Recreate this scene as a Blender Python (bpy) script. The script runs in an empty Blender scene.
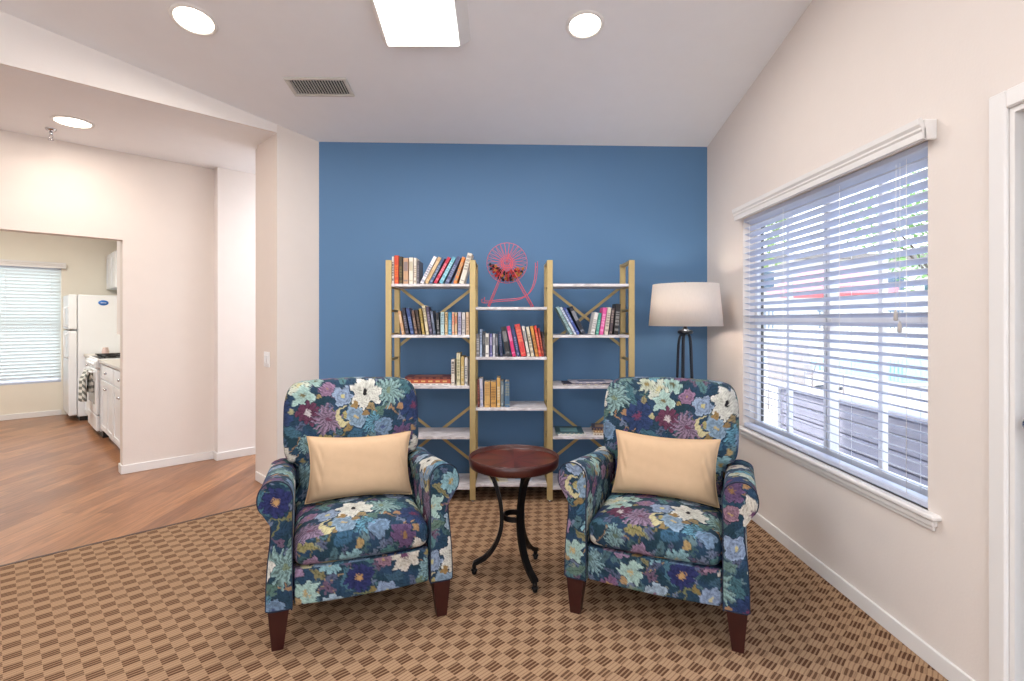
import bpy, math, random
import numpy as np
from mathutils import Vector, Matrix
random.seed(7)
PI = math.pi
C = bpy.context.scene.collection
scene = bpy.context.scene

# ------------------------------------------------------------------ materials
def lin(c):
    return tuple(((x/255)/12.92 if x/255 <= .04045 else ((x/255+.055)/1.055)**2.4) for x in c)
MATS = {}
def mat(name, rgb=(200,200,200), rough=.6, metal=0.0, var=.06, scale=8, bump=0.0, bscale=120, emit=None, estr=0, coat=0, coord='Object', spec=.5):
    if name in MATS: return MATS[name]
    m = bpy.data.materials.new(name); m.use_nodes = True
    nt = m.node_tree; N = nt.nodes; L = nt.links
    b = N['Principled BSDF']
    col = lin(rgb)
    b.inputs['Roughness'].default_value = rough
    b.inputs['Metallic'].default_value = metal
    b.inputs['Specular IOR Level'].default_value = spec
    if coat: b.inputs['Coat Weight'].default_value = coat; b.inputs['Coat Roughness'].default_value = .15
    tc = N.new('ShaderNodeTexCoord')
    no = N.new('ShaderNodeTexNoise'); no.inputs['Scale'].default_value = scale; no.inputs['Detail'].default_value = 3
    L.new(tc.outputs[coord], no.inputs['Vector'])
    mx = N.new('ShaderNodeMix'); mx.data_type = 'RGBA'
    mx.inputs[6].default_value = (*[c*(1-var) for c in col], 1)
    mx.inputs[7].default_value = (*[min(1, c*(1+var)) for c in col], 1)
    L.new(no.outputs['Fac'], mx.inputs[0]); L.new(mx.outputs[2], b.inputs['Base Color'])
    if bump:
        n2 = N.new('ShaderNodeTexNoise'); n2.inputs['Scale'].default_value = bscale; n2.inputs['Detail'].default_value = 2
        L.new(tc.outputs[coord], n2.inputs['Vector'])
        bp = N.new('ShaderNodeBump'); bp.inputs['Strength'].default_value = bump; bp.inputs['Distance'].default_value = .002
        L.new(n2.outputs['Fac'], bp.inputs['Height']); L.new(bp.outputs['Normal'], b.inputs['Normal'])
    if emit is not None:
        b.inputs['Emission Color'].default_value = (*lin(emit), 1); b.inputs['Emission Strength'].default_value = estr
    MATS[name] = m
    return m

def carpet_mat():
    m = bpy.data.materials.new('carpet'); m.use_nodes = True
    nt = m.node_tree; N = nt.nodes; L = nt.links; b = N['Principled BSDF']
    b.inputs['Roughness'].default_value = .95; b.inputs['Specular IOR Level'].default_value = .1
    tc = N.new('ShaderNodeTexCoord')
    # gentle waviness
    nz = N.new('ShaderNodeTexNoise'); nz.inputs['Scale'].default_value = 9; nz.inputs['Detail'].default_value = 1
    L.new(tc.outputs['Object'], nz.inputs['Vector'])
    sx = N.new('ShaderNodeSeparateXYZ'); L.new(tc.outputs['Object'], sx.inputs[0])
    def M(op, a, b_=None, c=None):
        n = N.new('ShaderNodeMath'); n.operation = op
        for i, v in enumerate((a, b_, c)):
            if v is None: continue
            if isinstance(v, (int, float)): n.inputs[i].default_value = v
            else: L.new(v, n.inputs[i])
        return n.outputs[0]
    wob = M('MULTIPLY', M('SUBTRACT', nz.outputs['Fac'], .5), .012)
    u = sx.outputs['X']; w = M('ADD', sx.outputs['Y'], wob)
    PU, PW, S = .11, .094, .0157
    def tri(x, period, off):      # 0 at centre of cell .. .5 at border
        f = M('FRACT', M('ADD', M('DIVIDE', x, period), off))
        return M('ABSOLUTE', M('SUBTRACT', f, .5))
    st = tri(w, S, 0.0)
    line_thick = M('LESS_THAN', st, .30)
    line_thin = M('LESS_THAN', st, .15)
    a = M('MULTIPLY', M('LESS_THAN', tri(u, PU, 0), .255), M('LESS_THAN', tri(w, PW, 0), .27))
    bb = M('MULTIPLY', M('LESS_THAN', tri(u, PU, .5), .235), M('LESS_THAN', tri(w, PW, .5), .20))
    dark = M('MAXIMUM', M('MULTIPLY', a, line_thick), M('MULTIPLY', M('MULTIPLY', bb, line_thick), .88))
    faint = M('MULTIPLY', line_thin, .42)
    block = M('MULTIPLY', M('MAXIMUM', a, M('MULTIPLY', bb, .7)), .30)
    tot = M('MAXIMUM', M('MAXIMUM', dark, faint), block)
    n3 = N.new('ShaderNodeTexNoise'); n3.inputs['Scale'].default_value = 260; n3.inputs['Detail'].default_value = 2
    L.new(tc.outputs['Object'], n3.inputs['Vector'])
    tot2 = M('ADD', tot, M('MULTIPLY', M('SUBTRACT', n3.outputs['Fac'], .5), .5))
    cr = N.new('ShaderNodeValToRGB')
    e = cr.color_ramp.elements
    e[0].position = 0; e[0].color = (*lin((169,138,109)), 1)
    e[1].position = 1; e[1].color = (*lin((86,58,41)), 1)
    L.new(tot2, cr.inputs[0]); L.new(cr.outputs[0], b.inputs['Base Color'])
    bp = N.new('ShaderNodeBump'); bp.inputs['Strength'].default_value = .5; bp.inputs['Distance'].default_value = .003
    L.new(M('MULTIPLY', n3.outputs['Fac'], M('SUBTRACT', 1.0, tot)), bp.inputs['Height']); L.new(bp.outputs['Normal'], b.inputs['Normal'])
    return m

def wood_floor_mat():
    m = bpy.data.materials.new('wood_planks'); m.use_nodes = True
    nt = m.node_tree; N = nt.nodes; L = nt.links; b = N['Principled BSDF']
    b.inputs['Roughness'].default_value = .28
    tc = N.new('ShaderNodeTexCoord'); mp = N.new('ShaderNodeMapping'); mp.inputs['Rotation'].default_value = (0, 0, PI/2)
    L.new(tc.outputs['Object'], mp.inputs['Vector'])
    br = N.new('ShaderNodeTexBrick'); br.inputs['Scale'].default_value = 1
    br.inputs['Brick Width'].default_value = 1.2; br.inputs['Row Height'].default_value = .125
    br.inputs['Mortar Size'].default_value = .0012; br.inputs['Bias'].default_value = 0; br.offset = .37
    br.inputs['Color1'].default_value = (*lin((176,124,84)), 1); br.inputs['Color2'].default_value = (*lin((138,92,62)), 1)
    br.inputs['Mortar'].default_value = (*lin((96,56,38)), 1)
    L.new(mp.outputs[0], br.inputs['Vector'])
    m2 = N.new('ShaderNodeMapping'); m2.inputs['Scale'].default_value = (1.2, 14, 1); L.new(mp.outputs[0], m2.inputs['Vector'])
    nz = N.new('ShaderNodeTexNoise'); nz.inputs['Scale'].default_value = 3; nz.inputs['Detail'].default_value = 6; nz.inputs['Distortion'].default_value = .8
    L.new(m2.outputs[0], nz.inputs['Vector'])
    cr = N.new('ShaderNodeValToRGB'); e = cr.color_ramp.elements
    e[0].position = .3; e[0].color = (.62,.62,.62,1); e[1].position = .7; e[1].color = (1.15,1.12,1.1,1)
    L.new(nz.outputs['Fac'], cr.inputs[0])
    mx = N.new('ShaderNodeMix'); mx.data_type = 'RGBA'; mx.blend_type = 'MULTIPLY'; mx.inputs[0].default_value = 1
    L.new(br.outputs['Color'], mx.inputs[6]); L.new(cr.outputs[0], mx.inputs[7]); L.new(mx.outputs[2], b.inputs['Base Color'])
    return m

def fabric_mat():
    m = bpy.data.materials.new('floral_upholstery'); m.use_nodes = True
    nt = m.node_tree; N = nt.nodes; L = nt.links; b = N['Principled BSDF']
    b.inputs['Roughness'].default_value = .85; b.inputs['Specular IOR Level'].default_value = .2
    at = N.new('ShaderNodeAttribute'); at.attribute_name = 'pattern'
    tc = N.new('ShaderNodeTexCoord')
    nz = N.new('ShaderNodeTexNoise'); nz.inputs['Scale'].default_value = 420; nz.inputs['Detail'].default_value = 2
    L.new(tc.outputs['Object'], nz.inputs['Vector'])
    cr = N.new('ShaderNodeValToRGB'); e = cr.color_ramp.elements
    e[0].position = .3; e[0].color = (.8,.8,.8,1); e[1].position = .7; e[1].color = (1.2,1.2,1.2,1)
    L.new(nz.outputs['Fac'], cr.inputs[0])
    mx = N.new('ShaderNodeMix'); mx.data_type = 'RGBA'; mx.blend_type = 'MULTIPLY'; mx.inputs[0].default_value = 1
    L.new(at.outputs['Color'], mx.inputs[6]); L.new(cr.outputs[0], mx.inputs[7]); L.new(mx.outputs[2], b.inputs['Base Color'])
    bp = N.new('ShaderNodeBump'); bp.inputs['Strength'].default_value = .3; bp.inputs['Distance'].default_value = .0015
    L.new(nz.outputs['Fac'], bp.inputs['Height']); L.new(bp.outputs['Normal'], b.inputs['Normal'])
    return m

def marble_mat():
    m = bpy.data.materials.new('whitewashed_board'); m.use_nodes = True
    nt = m.node_tree; N = nt.nodes; L = nt.links; b = N['Principled BSDF']; b.inputs['Roughness'].default_value = .4
    tc = N.new('ShaderNodeTexCoord'); mp = N.new('ShaderNodeMapping'); mp.inputs['Scale'].default_value = (2, 12, 4)
    L.new(tc.outputs['Object'], mp.inputs['Vector'])
    nz = N.new('ShaderNodeTexNoise'); nz.inputs['Scale'].default_value = 4; nz.inputs['Detail'].default_value = 7; nz.inputs['Distortion'].default_value = 1.5
    L.new(mp.outputs[0], nz.inputs['Vector'])
    cr = N.new('ShaderNodeValToRGB'); e = cr.color_ramp.elements
    e[0].position = .35; e[0].color = (*lin((188,180,182)), 1); e[1].position = .6; e[1].color = (*lin((232,228,230)), 1)
    L.new(nz.outputs['Fac'], cr.inputs[0]); L.new(cr.outputs[0], b.inputs['Base Color'])
    return m

def glass_mat():
    m = bpy.data.materials.new('clear_glass'); m.use_nodes = True
    nt = m.node_tree; N = nt.nodes; L = nt.links
    N.remove(N['Principled BSDF'])
    tr = N.new('ShaderNodeBsdfTransparent'); gl = N.new('ShaderNodeBsdfGlossy'); gl.inputs['Roughness'].default_value = .02
    lw = N.new('ShaderNodeLayerWeight'); lw.inputs['Blend'].default_value = .5
    pw = N.new('ShaderNodeMath'); pw.operation = 'POWER'; pw.inputs[1].default_value = 4; L.new(lw.outputs['Facing'], pw.inputs[0])
    mu = N.new('ShaderNodeMath'); mu.operation = 'MULTIPLY_ADD'; mu.inputs[1].default_value = .4; mu.inputs[2].default_value = .03; L.new(pw.outputs[0], mu.inputs[0])
    ms = N.new('ShaderNodeMixShader'); L.new(mu.outputs[0], ms.inputs[0]); L.new(tr.outputs[0], ms.inputs[1]); L.new(gl.outputs[0], ms.inputs[2])
    L.new(ms.outputs[0], N['Material Output'].inputs['Surface'])
    return m

def shade_mat(name, rgb, trans):
    m = bpy.data.materials.new(name); m.use_nodes = True
    nt = m.node_tree; N = nt.nodes; L = nt.links
    N.remove(N['Principled BSDF'])
    df = N.new('ShaderNodeBsdfDiffuse'); tl = N.new('ShaderNodeBsdfTranslucent')
    tc = N.new('ShaderNodeTexCoord'); nz = N.new('ShaderNodeTexNoise'); nz.inputs['Scale'].default_value = 160; nz.inputs['Detail'].default_value = 2
    mp = N.new('ShaderNodeMapping'); mp.inputs['Scale'].default_value = (1, 1, .2)
    L.new(tc.outputs['Object'], mp.inputs[0]); L.new(mp.outputs[0], nz.inputs['Vector'])
    mx = N.new('ShaderNodeMix'); mx.data_type = 'RGBA'; c = lin(rgb)
    mx.inputs[6].default_value = (*[x*.9 for x in c], 1); mx.inputs[7].default_value = (*c, 1)
    L.new(nz.outputs['Fac'], mx.inputs[0]); L.new(mx.outputs[2], df.inputs[0]); L.new(mx.outputs[2], tl.inputs[0])
    ms = N.new('ShaderNodeMixShader'); ms.inputs[0].default_value = trans
    L.new(df.outputs[0], ms.inputs[1]); L.new(tl.outputs[0], ms.inputs[2]); L.new(ms.outputs[0], N['Material Output'].inputs['Surface'])
    return m

def tabletop_mat():
    m = bpy.data.materials.new('sunburst_mahogany'); m.use_nodes = True
    nt = m.node_tree; N = nt.nodes; L = nt.links; b = N['Principled BSDF']; b.inputs['Roughness'].default_value = .3
    tc = N.new('ShaderNodeTexCoord'); sx = N.new('ShaderNodeSeparateXYZ'); L.new(tc.outputs['Object'], sx.inputs[0])
    at = N.new('ShaderNodeMath'); at.operation = 'ARCTAN2'; L.new(sx.outputs['Y'], at.inputs[0]); L.new(sx.outputs['X'], at.inputs[1])
    d = N.new('ShaderNodeMath'); d.operation = 'MULTIPLY'; d.inputs[1].default_value = 8/(2*PI); L.new(at.outputs[0], d.inputs[0])
    f = N.new('ShaderNodeMath'); f.operation = 'FRACT'; L.new(d.outputs[0], f.inputs[0])
    nz = N.new('ShaderNodeTexNoise'); nz.inputs['Scale'].default_value = 30; nz.inputs['Detail'].default_value = 4
    L.new(tc.outputs['Object'], nz.inputs['Vector'])
    ad = N.new('ShaderNodeMath'); ad.operation = 'ADD'; L.new(f.outputs[0], ad.inputs[0]); L.new(nz.outputs['Fac'], ad.inputs[1])
    cr = N.new('ShaderNodeValToRGB'); e = cr.color_ramp.elements
    e[0].position = .35; e[0].color = (*lin((44,18,14)), 1); e[1].position = 1; e[1].color = (*lin((88,36,26)), 1)
    L.new(ad.outputs[0], cr.inputs[0]); L.new(cr.outputs[0], b.inputs['Base Color'])
    return m

M_WALL = mat('cream_wall_paint', (228,219,212), .7, var=.02, bump=.25, bscale=90)
M_WHITEWALL = mat('hall_wall_paint', (236,230,226), .7, var=.02, bump=.25, bscale=90)
M_KWALL = mat('kitchen_wall_paint', (236,229,214), .7, var=.02, bump=.2, bscale=90)
M_CEIL = mat('ceiling_paint', (240,241,244), .8, var=.02, bump=.25, bscale=70)
M_BLUE = mat('blue_wall_paint', (84,124,165), .6, var=.03, scale=2, bump=.25, bscale=90)
M_TRIM = mat('white_trim_paint', (232,230,228), .4, var=.02)
M_BLIND = mat('blind_slat_white', (198,205,224), .4, var=.02)
M_CARPET = carpet_mat(); M_WOOD = wood_floor_mat(); M_FAB = fabric_mat(); M_BOARD = marble_mat(); M_GLASS = glass_mat()
M_GOLD = mat('brushed_gold_metal', (190,168,118), .45, metal=.4, var=.08, scale=30)
M_IRON = mat('black_iron', (24,22,24), .4, metal=.6, var=.1)
M_STEEL = mat('dark_steel', (52,56,64), .4, metal=.7, var=.1)
M_CHERRY = mat('cherry_leg_wood', (50,15,13), .35, var=.2, scale=25)
M_MAHOG = tabletop_mat(); M_RIM = mat('mahogany_rim', (66,26,20), .3, var=.2, scale=25)
M_VELVET = mat('tan_velvet', (203,171,137), .8, var=.05, scale=30, bump=.3, bscale=260)
M_PIPE = mat('navy_piping', (22,34,56), .8, var=.1, scale=80)
M_PINK = mat('coral_coated_wire', (232,92,104), .4, var=.05)
M_PAGE = mat('book_pages', (222,212,192), .8, var=.08, scale=200)
M_WHITE = mat('white_enamel', (236,238,240), .3, var=.01)
M_BLACK = mat('black_enamel', (16,16,18), .4, var=.05)
M_CHROME = mat('chrome', (200,200,205), .2, metal=1, var=.02)

# ------------------------------------------------------------------ helpers
def link(o, parent=None):
    C.objects.link(o)
    if parent: o.parent = parent
    return o
def tag(o, label=None, cat=None, group=None, kind=None):
    if label: o['label'] = label
    if cat: o['category'] = cat
    if group: o['group'] = group
    if kind: o['kind'] = kind
    return o
def thing(name, label, cat, loc=(0,0,0), rz=0, group=None):
    o = bpy.data.objects.new(name, None); o.empty_display_size = .1
    o.location = loc; o.rotation_euler = (0,0,rz); link(o)
    return tag(o, label, cat, group)

class MB:
    def __init__(s): s.v = []; s.f = []; s.mi = []; s.sm = []
    def add(s, V, F, mi=0, smooth=False):
        b = len(s.v); s.v += [tuple(map(float, p)) for p in V]
        for f in F: s.f.append(tuple(b+i for i in f)); s.mi.append(mi); s.sm.append(smooth)
        return s
    def box(s, x0,x1,y0,y1,z0,z1, mi=0, bev=0.0):
        if bev <= 0:
            V = [(x,y,z) for z in (z0,z1) for y in (y0,y1) for x in (x0,x1)]
            F = [(0,2,3,1),(4,5,7,6),(0,1,5,4),(2,6,7,3),(0,4,6,2),(1,3,7,5)]
            return s.add(V, F, mi)
        b = min(bev, (x1-x0)*.45, (y1-y0)*.45, (z1-z0)*.45)
        c = ((x0+x1)/2,(y0+y1)/2,(z0+z1)/2); h = ((x1-x0)/2,(y1-y0)/2,(z1-z0)/2)
        V = []; idx = {}
        for sx in (-1,1):
            for sy in (-1,1):
                for sz in (-1,1):
                    for ax in range(3):
                        p = [h[0]-b, h[1]-b, h[2]-b]; p[ax] = h[ax]
                        idx[(sx,sy,sz,ax)] = len(V)
                        V.append((c[0]+sx*p[0], c[1]+sy*p[1], c[2]+sz*p[2]))
        F = []
        for ax in range(3):
            o1, o2 = [(1,2),(2,0),(0,1)][ax]
            for sg in (-1,1):
                q = []
                for (a,d) in ((-1,-1),(1,-1),(1,1),(-1,1)):
                    k = [0,0,0]; k[ax]=sg; k[o1]=a; k[o2]=d; q.append(idx[(*k,ax)])
                F.append(tuple(q if sg > 0 else q[::-1]))
        for ax in range(3):                       # edge bevels along axis ax
            o1, o2 = [(1,2),(2,0),(0,1)][ax]
            for a in (-1,1):
                for d in (-1,1):
                    k0=[0,0,0]; k0[ax]=-1; k0[o1]=a; k0[o2]=d
                    k1=list(k0); k1[ax]=1
                    q = (idx[(*k0,o1)], idx[(*k1,o1)], idx[(*k1,o2)], idx[(*k0,o2)])
                    F.append(q if a*d < 0 else q[::-1])
        for sx in (-1,1):
            for sy in (-1,1):
                for sz in (-1,1):
                    q = tuple(idx[(sx,sy,sz,a)] for a in range(3))
                    F.append(q if sx*sy*sz > 0 else q[::-1])
        return s.add(V, F, mi)
    def prism(s, poly, z0, z1, mi=0):            # poly CCW in xy
        n = len(poly)
        V = [(x,y,z0) for x,y in poly] + [(x,y,z1) for x,y in poly]
        F = [tuple(range(n))[::-1], tuple(range(n,2*n))] + [(i,(i+1)%n,n+(i+1)%n,n+i) for i in range(n)]
        return s.add(V, F, mi)
    def tube(s, pts, r, n=8, mi=0, closed=False, caps=True):
        P = [Vector(p) for p in pts]; m = len(P)
        rs = r if isinstance(r, (list,tuple)) else [r]*m
        T = []
        for i in range(m):
            a = P[(i-1)%m] if (closed or i>0) else P[i]; b = P[(i+1)%m] if (closed or i<m-1) else P[i]
            T.append((b-a).normalized())
        up = Vector((0,0,1)) if abs(T[0].z) < .9 else Vector((1,0,0))
        nrm = T[0].cross(up).normalized(); V = []
        for i in range(m):
            nrm = (nrm - T[i]*nrm.dot(T[i])).normalized(); bi = T[i].cross(nrm)
            for k in range(n):
                a = 2*PI*k/n; V.append(P[i] + (nrm*math.cos(a)+bi*math.sin(a))*rs[i])
        F = []
        for i in range(m if closed else m-1):
            j = (i+1)%m
            for k in range(n):
                l = (k+1)%n; F.append((i*n+k, i*n+l, j*n+l, j*n+k))
        if caps and not closed: F += [tuple(range(n))[::-1], tuple((m-1)*n+k for k in range(n))]
        return s.add(V, F, mi, True)
    def bar(s, pts, w, t, side, mi=0):           # flat bar: width w along side vector, thickness t
        P = [Vector(p) for p in pts]; m = len(P); sd = Vector(side).normalized(); V = []
        for i in range(m):
            a = P[max(0,i-1)]; b = P[min(m-1,i+1)]; T = (b-a).normalized(); nn = T.cross(sd).normalized()
            for (u,v) in ((-1,-1),(1,-1),(1,1),(-1,1)): V.append(P[i]+sd*(u*w/2)+nn*(v*t/2))
        F = []
        for i in range(m-1):
            for k in range(4):
                l=(k+1)%4; F.append((i*4+k,i*4+l,i*4+4+l,i*4+4+k))
        F += [(3,2,1,0), tuple((m-1)*4+k for k in range(4))]
        return s.add(V, F, mi)
    def lathe(s, prof, c=(0,0,0), n=48, mi=0, smooth=True):      # prof (r,z) bottom->top
        V = []; m = len(prof)
        for r,z in prof:
            for k in range(n):
                a = 2*PI*k/n; V.append((c[0]+r*math.cos(a), c[1]+r*math.sin(a), c[2]+z))
        F = [(i*n+k, i*n+(k+1)%n, (i+1)*n+(k+1)%n, (i+1)*n+k) for i in range(m-1) for k in range(n)]
        if prof[0][0] > 1e-5: F.append(tuple(range(n))[::-1])
        if prof[-1][0] > 1e-5: F.append(tuple((m-1)*n+k for k in range(n)))
        return s.add(V, F, mi, smooth)
    def sphere(s, c, r, n=12, mi=0, sz=1):
        return s.lathe([(max(1e-6,r*math.sin(PI*i/n)), -r*sz*math.cos(PI*i/n)) for i in range(n+1)], c, n*2, mi)
    def build(s, name, mats, parent=None, loc=None, rz=None):
        me = bpy.data.meshes.new(name); me.from_pydata(s.v, [], s.f)
        if not isinstance(mats, (list,tuple)): mats = [mats]
        for m in mats: me.materials.append(m)
        me.polygons.foreach_set('material_index', s.mi); me.polygons.foreach_set('use_smooth', s.sm)
        me.update()
        o = bpy.data.objects.new(name, me); link(o, parent)
        if loc: o.location = loc
        if rz is not None: o.rotation_euler = (0,0,rz)
        return o
def struct(name, mb, m, rz=None, loc=None, parent=None):
    o = mb.build(name, m, parent, loc, rz)
    if parent is None: o['kind'] = 'structure'
    return o
D45 = PI/4                                   # the diagonal frame: local x = a, local y = b

# ------------------------------------------------------------------ camera (f = 515 px, horizon row 320)
CAMH = 1.35
cam = bpy.data.cameras.new('camera'); co = bpy.data.objects.new('camera', cam); link(co)
cam.sensor_width = 36; cam.lens = 515/1024*36; cam.shift_x = 4/1024; cam.shift_y = -20.5/1024; cam.clip_start = .05
co.location = (0,0,CAMH); co.rotation_euler = (PI/2,0,0); scene.camera = co
def PX(x, Y): return (x-508)/515*Y
def PZ(y, Y): return CAMH-(y-320)/515*Y

# ------------------------------------------------------------------ shell
XR, YB = 1.655, 4.28
def cz(x, y):                                # vaulted ceiling, ridge at y = 1
    yy = y if y > 1 else 2-y
    return 2.788+.203*(YB-yy)+.0133*(XR-x)
XL, YN = -4.2, -2.8
HB = 5.851/math.sqrt(2)                      # header wall plane in b
s2 = math.sqrt(2)
# ceiling
A=(-1.571,YB); B=(XR,YB)
poly1 = [A,(XL,XL+5.851),(XL,1),(XR,1),B]; poly2 = [(XL,1),(XL,YN),(XR,YN),(XR,1)]
mb = MB()
for poly in (poly1, poly2):
    n = len(poly)
    V = [(x,y,cz(x,y)) for x,y in poly]+[(x,y,cz(x,y)+.1) for x,y in poly]
    mb.add(V, [tuple(range(n))[::-1], tuple(range(n,2*n))]+[(i,(i+1)%n,n+(i+1)%n,n+i) for i in range(n)])
struct('ceiling', mb, M_CEIL)
# hall and kitchen ceiling (flat) in the diagonal frame
mb = MB(); mb.box(-4.5,1.575,HB+.02,HB+.42,2.82,2.9); mb.box(-4.5,4.2,HB+.42,9.9,2.82,2.9)
struct('ceiling_hall', mb, M_CEIL, D45)
# blue wall
mb = MB(); mb.box(-1.571,XR+.12,YB,YB+.12,0,3.0); struct('wall_back', mb, M_BLUE)
# right wall with window and door openings
WY0, WY1, WZ0, WZ1 = 2.03, 3.63, .60, 2.06
DY0, DY1, DZ = .80, 1.696, 2.046
mb = MB(); X0, X1 = XR, XR+.14
mb.box(X0,X1,WY1,YB,0,3.75); mb.box(X0,X1,DY1,WY0,0,3.75); mb.box(X0,X1,WY0,WY1,0,WZ0); mb.box(X0,X1,WY0,WY1,WZ1,3.75)
mb.box(X0,X1,DY0,DY1,DZ,3.75); mb.box(X0,X1,YN,DY0,0,3.75)
struct('wall_right', mb, M_WALL)
# near wall behind the camera, with an unseen glazed opening added for soft frontal daylight
mb = MB(); mb.box(XL,-3.2,YN-.12,YN,0,3.75); mb.box(.9,XR+.12,YN-.12,YN,0,3.75); mb.box(-3.2,.9,YN-.12,YN,2.3,3.75)
struct('wall_near', mb, M_WALL)
mb = MB(); mb.box(XL-.12,XL,YN,XL+5.851,0,3.9); struct('wall_left', mb, M_WALL)
# diagonal wall: pillar, header
mb = MB(); mb.prism([(1.575,HB),(1.916,HB),(1.916+.3,HB+.3),(2.2,HB+.42),(1.575,HB+.42)], 0, 3.1)
struct('wall_pillar', mb, M_WALL, D45)
mb = MB(); mb.box(-1.95,1.575,HB,HB+.02,2.82,3.9); mb.box(-1.95,1.575,HB+.02,HB+.42,2.9,3.9); struct('wall_header', mb, M_WHITEWALL, D45)
mb = MB(); mb.box(1.6,4.2,HB+.42,HB+.54,0,2.9); struct('wall_hall_inner', mb, M_WALL, D45)
mb = MB(); mb.box(-4.5,-1.75,HB,HB+.12,0,2.82); mb.box(-4.6,-4.5,HB,9.7,0,2.9); struct('wall_hall_end', mb, M_WALL, D45)
# hall far wall with the kitchen opening
WA = 5.579
mb = MB(); mb.box(.803,1.526,WA,WA+.12,0,2.82); mb.box(-1.2,.803,WA,WA+.12,2.053,2.82); mb.box(-4.5,-1.2,WA,WA+.12,0,2.82)
struct('wall_hall_far', mb, M_WALL, D45)
mb = MB(); mb.box(1.526,4.2,5.47,5.70,0,2.82); struct('wall_hall_side', mb, M_WHITEWALL, D45)
# kitchen walls
KB = 9.687
kw = (-1.0,.69,.47,2.09)
mb = MB(); mb.box(-4.5,kw[0],KB,KB+.12,0,2.82); mb.box(kw[1],1.6,KB,KB+.12,0,2.82); mb.box(kw[0],kw[1],KB,KB+.12,0,kw[2]); mb.box(kw[0],kw[1],KB,KB+.12,kw[3],2.82)
mb.box(1.47,1.6,WA+.12,KB,0,2.82)
struct('wall_kitchen', mb, M_KWALL, D45)
mb = MB(); mb.box(.87,1.47,WA+.12,6.36,1.21,2.82); struct('wall_bulkhead', mb, M_WHITEWALL, D45)

# floors
CE = 5.58/s2
def D2W(a,b): return ((a-b)/s2,(a+b)/s2)
mb = MB(); mb.box(-6.5,4.2,CE,9.9,-.06,0); struct('floor', mb, M_WOOD, None)
fo = bpy.data.objects['floor']                # planks run along world y, so bake the rotation into the mesh
for v in fo.data.vertices:
    x,y = D2W(v.co.x, v.co.y); v.co.x, v.co.y = x, y
# carpet polygon in the diagonal frame (object rotated so the weave follows the diagonal wall)
cp = [(XL,XL+5.58),(XL,YN),(XR,YN),(XR,YB),(YB-5.58,YB)]
cp = [((x+y)/s2,(y-x)/s2) for x,y in cp]
mb = MB(); mb.prism(cp, -.06, .004); struct('floor_carpet', mb, M_CARPET, D45)
mb = MB(); mb.box(-3.4,1.95,CE-.006,CE+.016,0,.007,bev=.003)
struct('trim_1', mb, mat('carpet_edge_strip', (70,46,34), .5), D45)

# baseboards
def base_profile(mb, x0,x1,y0,y1): mb.box(x0,x1,y0,y1,0.004,.066); return mb
mb = MB(); t=.014
mb.box(XR-t,XR,DY1+.07,YB,.004,.076,bev=.003); struct('baseboard_right', mb, M_TRIM)
mb = MB(); mb.box(-1.56,XR-t,YB-t,YB,.004,.076,bev=.003); struct('baseboard_back', mb, M_TRIM)
mb = MB(); mb.box(1.575-t,1.575,HB-t,HB+.42+t,0,.076,bev=.003); mb.box(1.575,1.90,HB-t,HB,0,.076,bev=.003); struct('baseboard_pillar', mb, M_TRIM, D45)
mb = MB(); mb.box(.80,1.526,WA-t,WA,0,.076,bev=.003); mb.box(1.526-t,1.526,5.47,WA-t,0,.076,bev=.003); mb.box(1.526-t,4.2,5.47-t,5.47,0,.076,bev=.003)
mb.box(.803-t,.803,WA-t,WA+.12,0,.076,bev=.003)
struct('baseboard_hall', mb, M_TRIM, D45)
mb = MB(); mb.box(-4.4,.69,KB-t,KB,0,.076,bev=.003); struct('baseboard_kitchen', mb, M_TRIM, D45)

# ------------------------------------------------------------------ right window (structure) with frame, sashes, panes
fx0, fx1 = XR+.085, XR+.125
mb = MB()
mb.box(fx0,fx1,WY0,WY0+.035,WZ0,WZ1); mb.box(fx0,fx1,WY1-.035,WY1,WZ0,WZ1)
mb.box(fx0,fx1,WY0+.035,WY1-.035,WZ0,WZ0+.045); mb.box(fx0,fx1,WY0+.035,WY1-.035,WZ1-.045,WZ1)
win = struct('window_1', mb, M_TRIM)
ym = (WY0+WY1)/2-.03
def part(name, mb, m, parent): return mb.build(name, m, parent)
mb = MB(); mb.box(fx0-.008,fx1,ym-.028,ym-.006,WZ0+.045,WZ1-.045); mb.box(fx0-.008,fx1,ym+.006,ym+.028,WZ0+.045,WZ1-.045); part('mullion', mb, M_TRIM, win)
mb = MB(); mb.box(fx0+.012,fx1-.004,ym-.006,ym+.006,WZ0+.045,WZ1-.045); mb.box(fx0+.026,fx1,WY1-.047,WY1-.035,WZ0+.045,WZ1-.045); part('seal', mb, M_BLACK, win)
mb = MB(); mb.box(fx0,fx1-.005,WY0+.035,ym-.028,1.325,1.37); mb.box(fx0,fx1-.005,ym+.028,WY1-.047,1.325,1.37); part('meeting_rail', mb, M_TRIM, win)
for yc in ((WY0+ym)/2, (ym+WY1)/2):
    mb = MB(); mb.box(fx0+.006,fx1-.008,yc-.014,yc+.014,WZ0+.045,1.325); mb.box(fx0+.006,fx1-.008,yc-.014,yc+.014,1.37,WZ1-.045); part('muntin', mb, M_TRIM, win)
for y0,y1 in ((WY0+.035,ym-.028),(ym+.028,WY1-.047)):
    for z0,z1 in ((WZ0+.045,1.325),(1.37,WZ1-.045)):
        mb = MB(); mb.box(fx1-.018,fx1-.014,y0,y1,z0,z1); part('pane', mb, M_GLASS, win)
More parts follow.
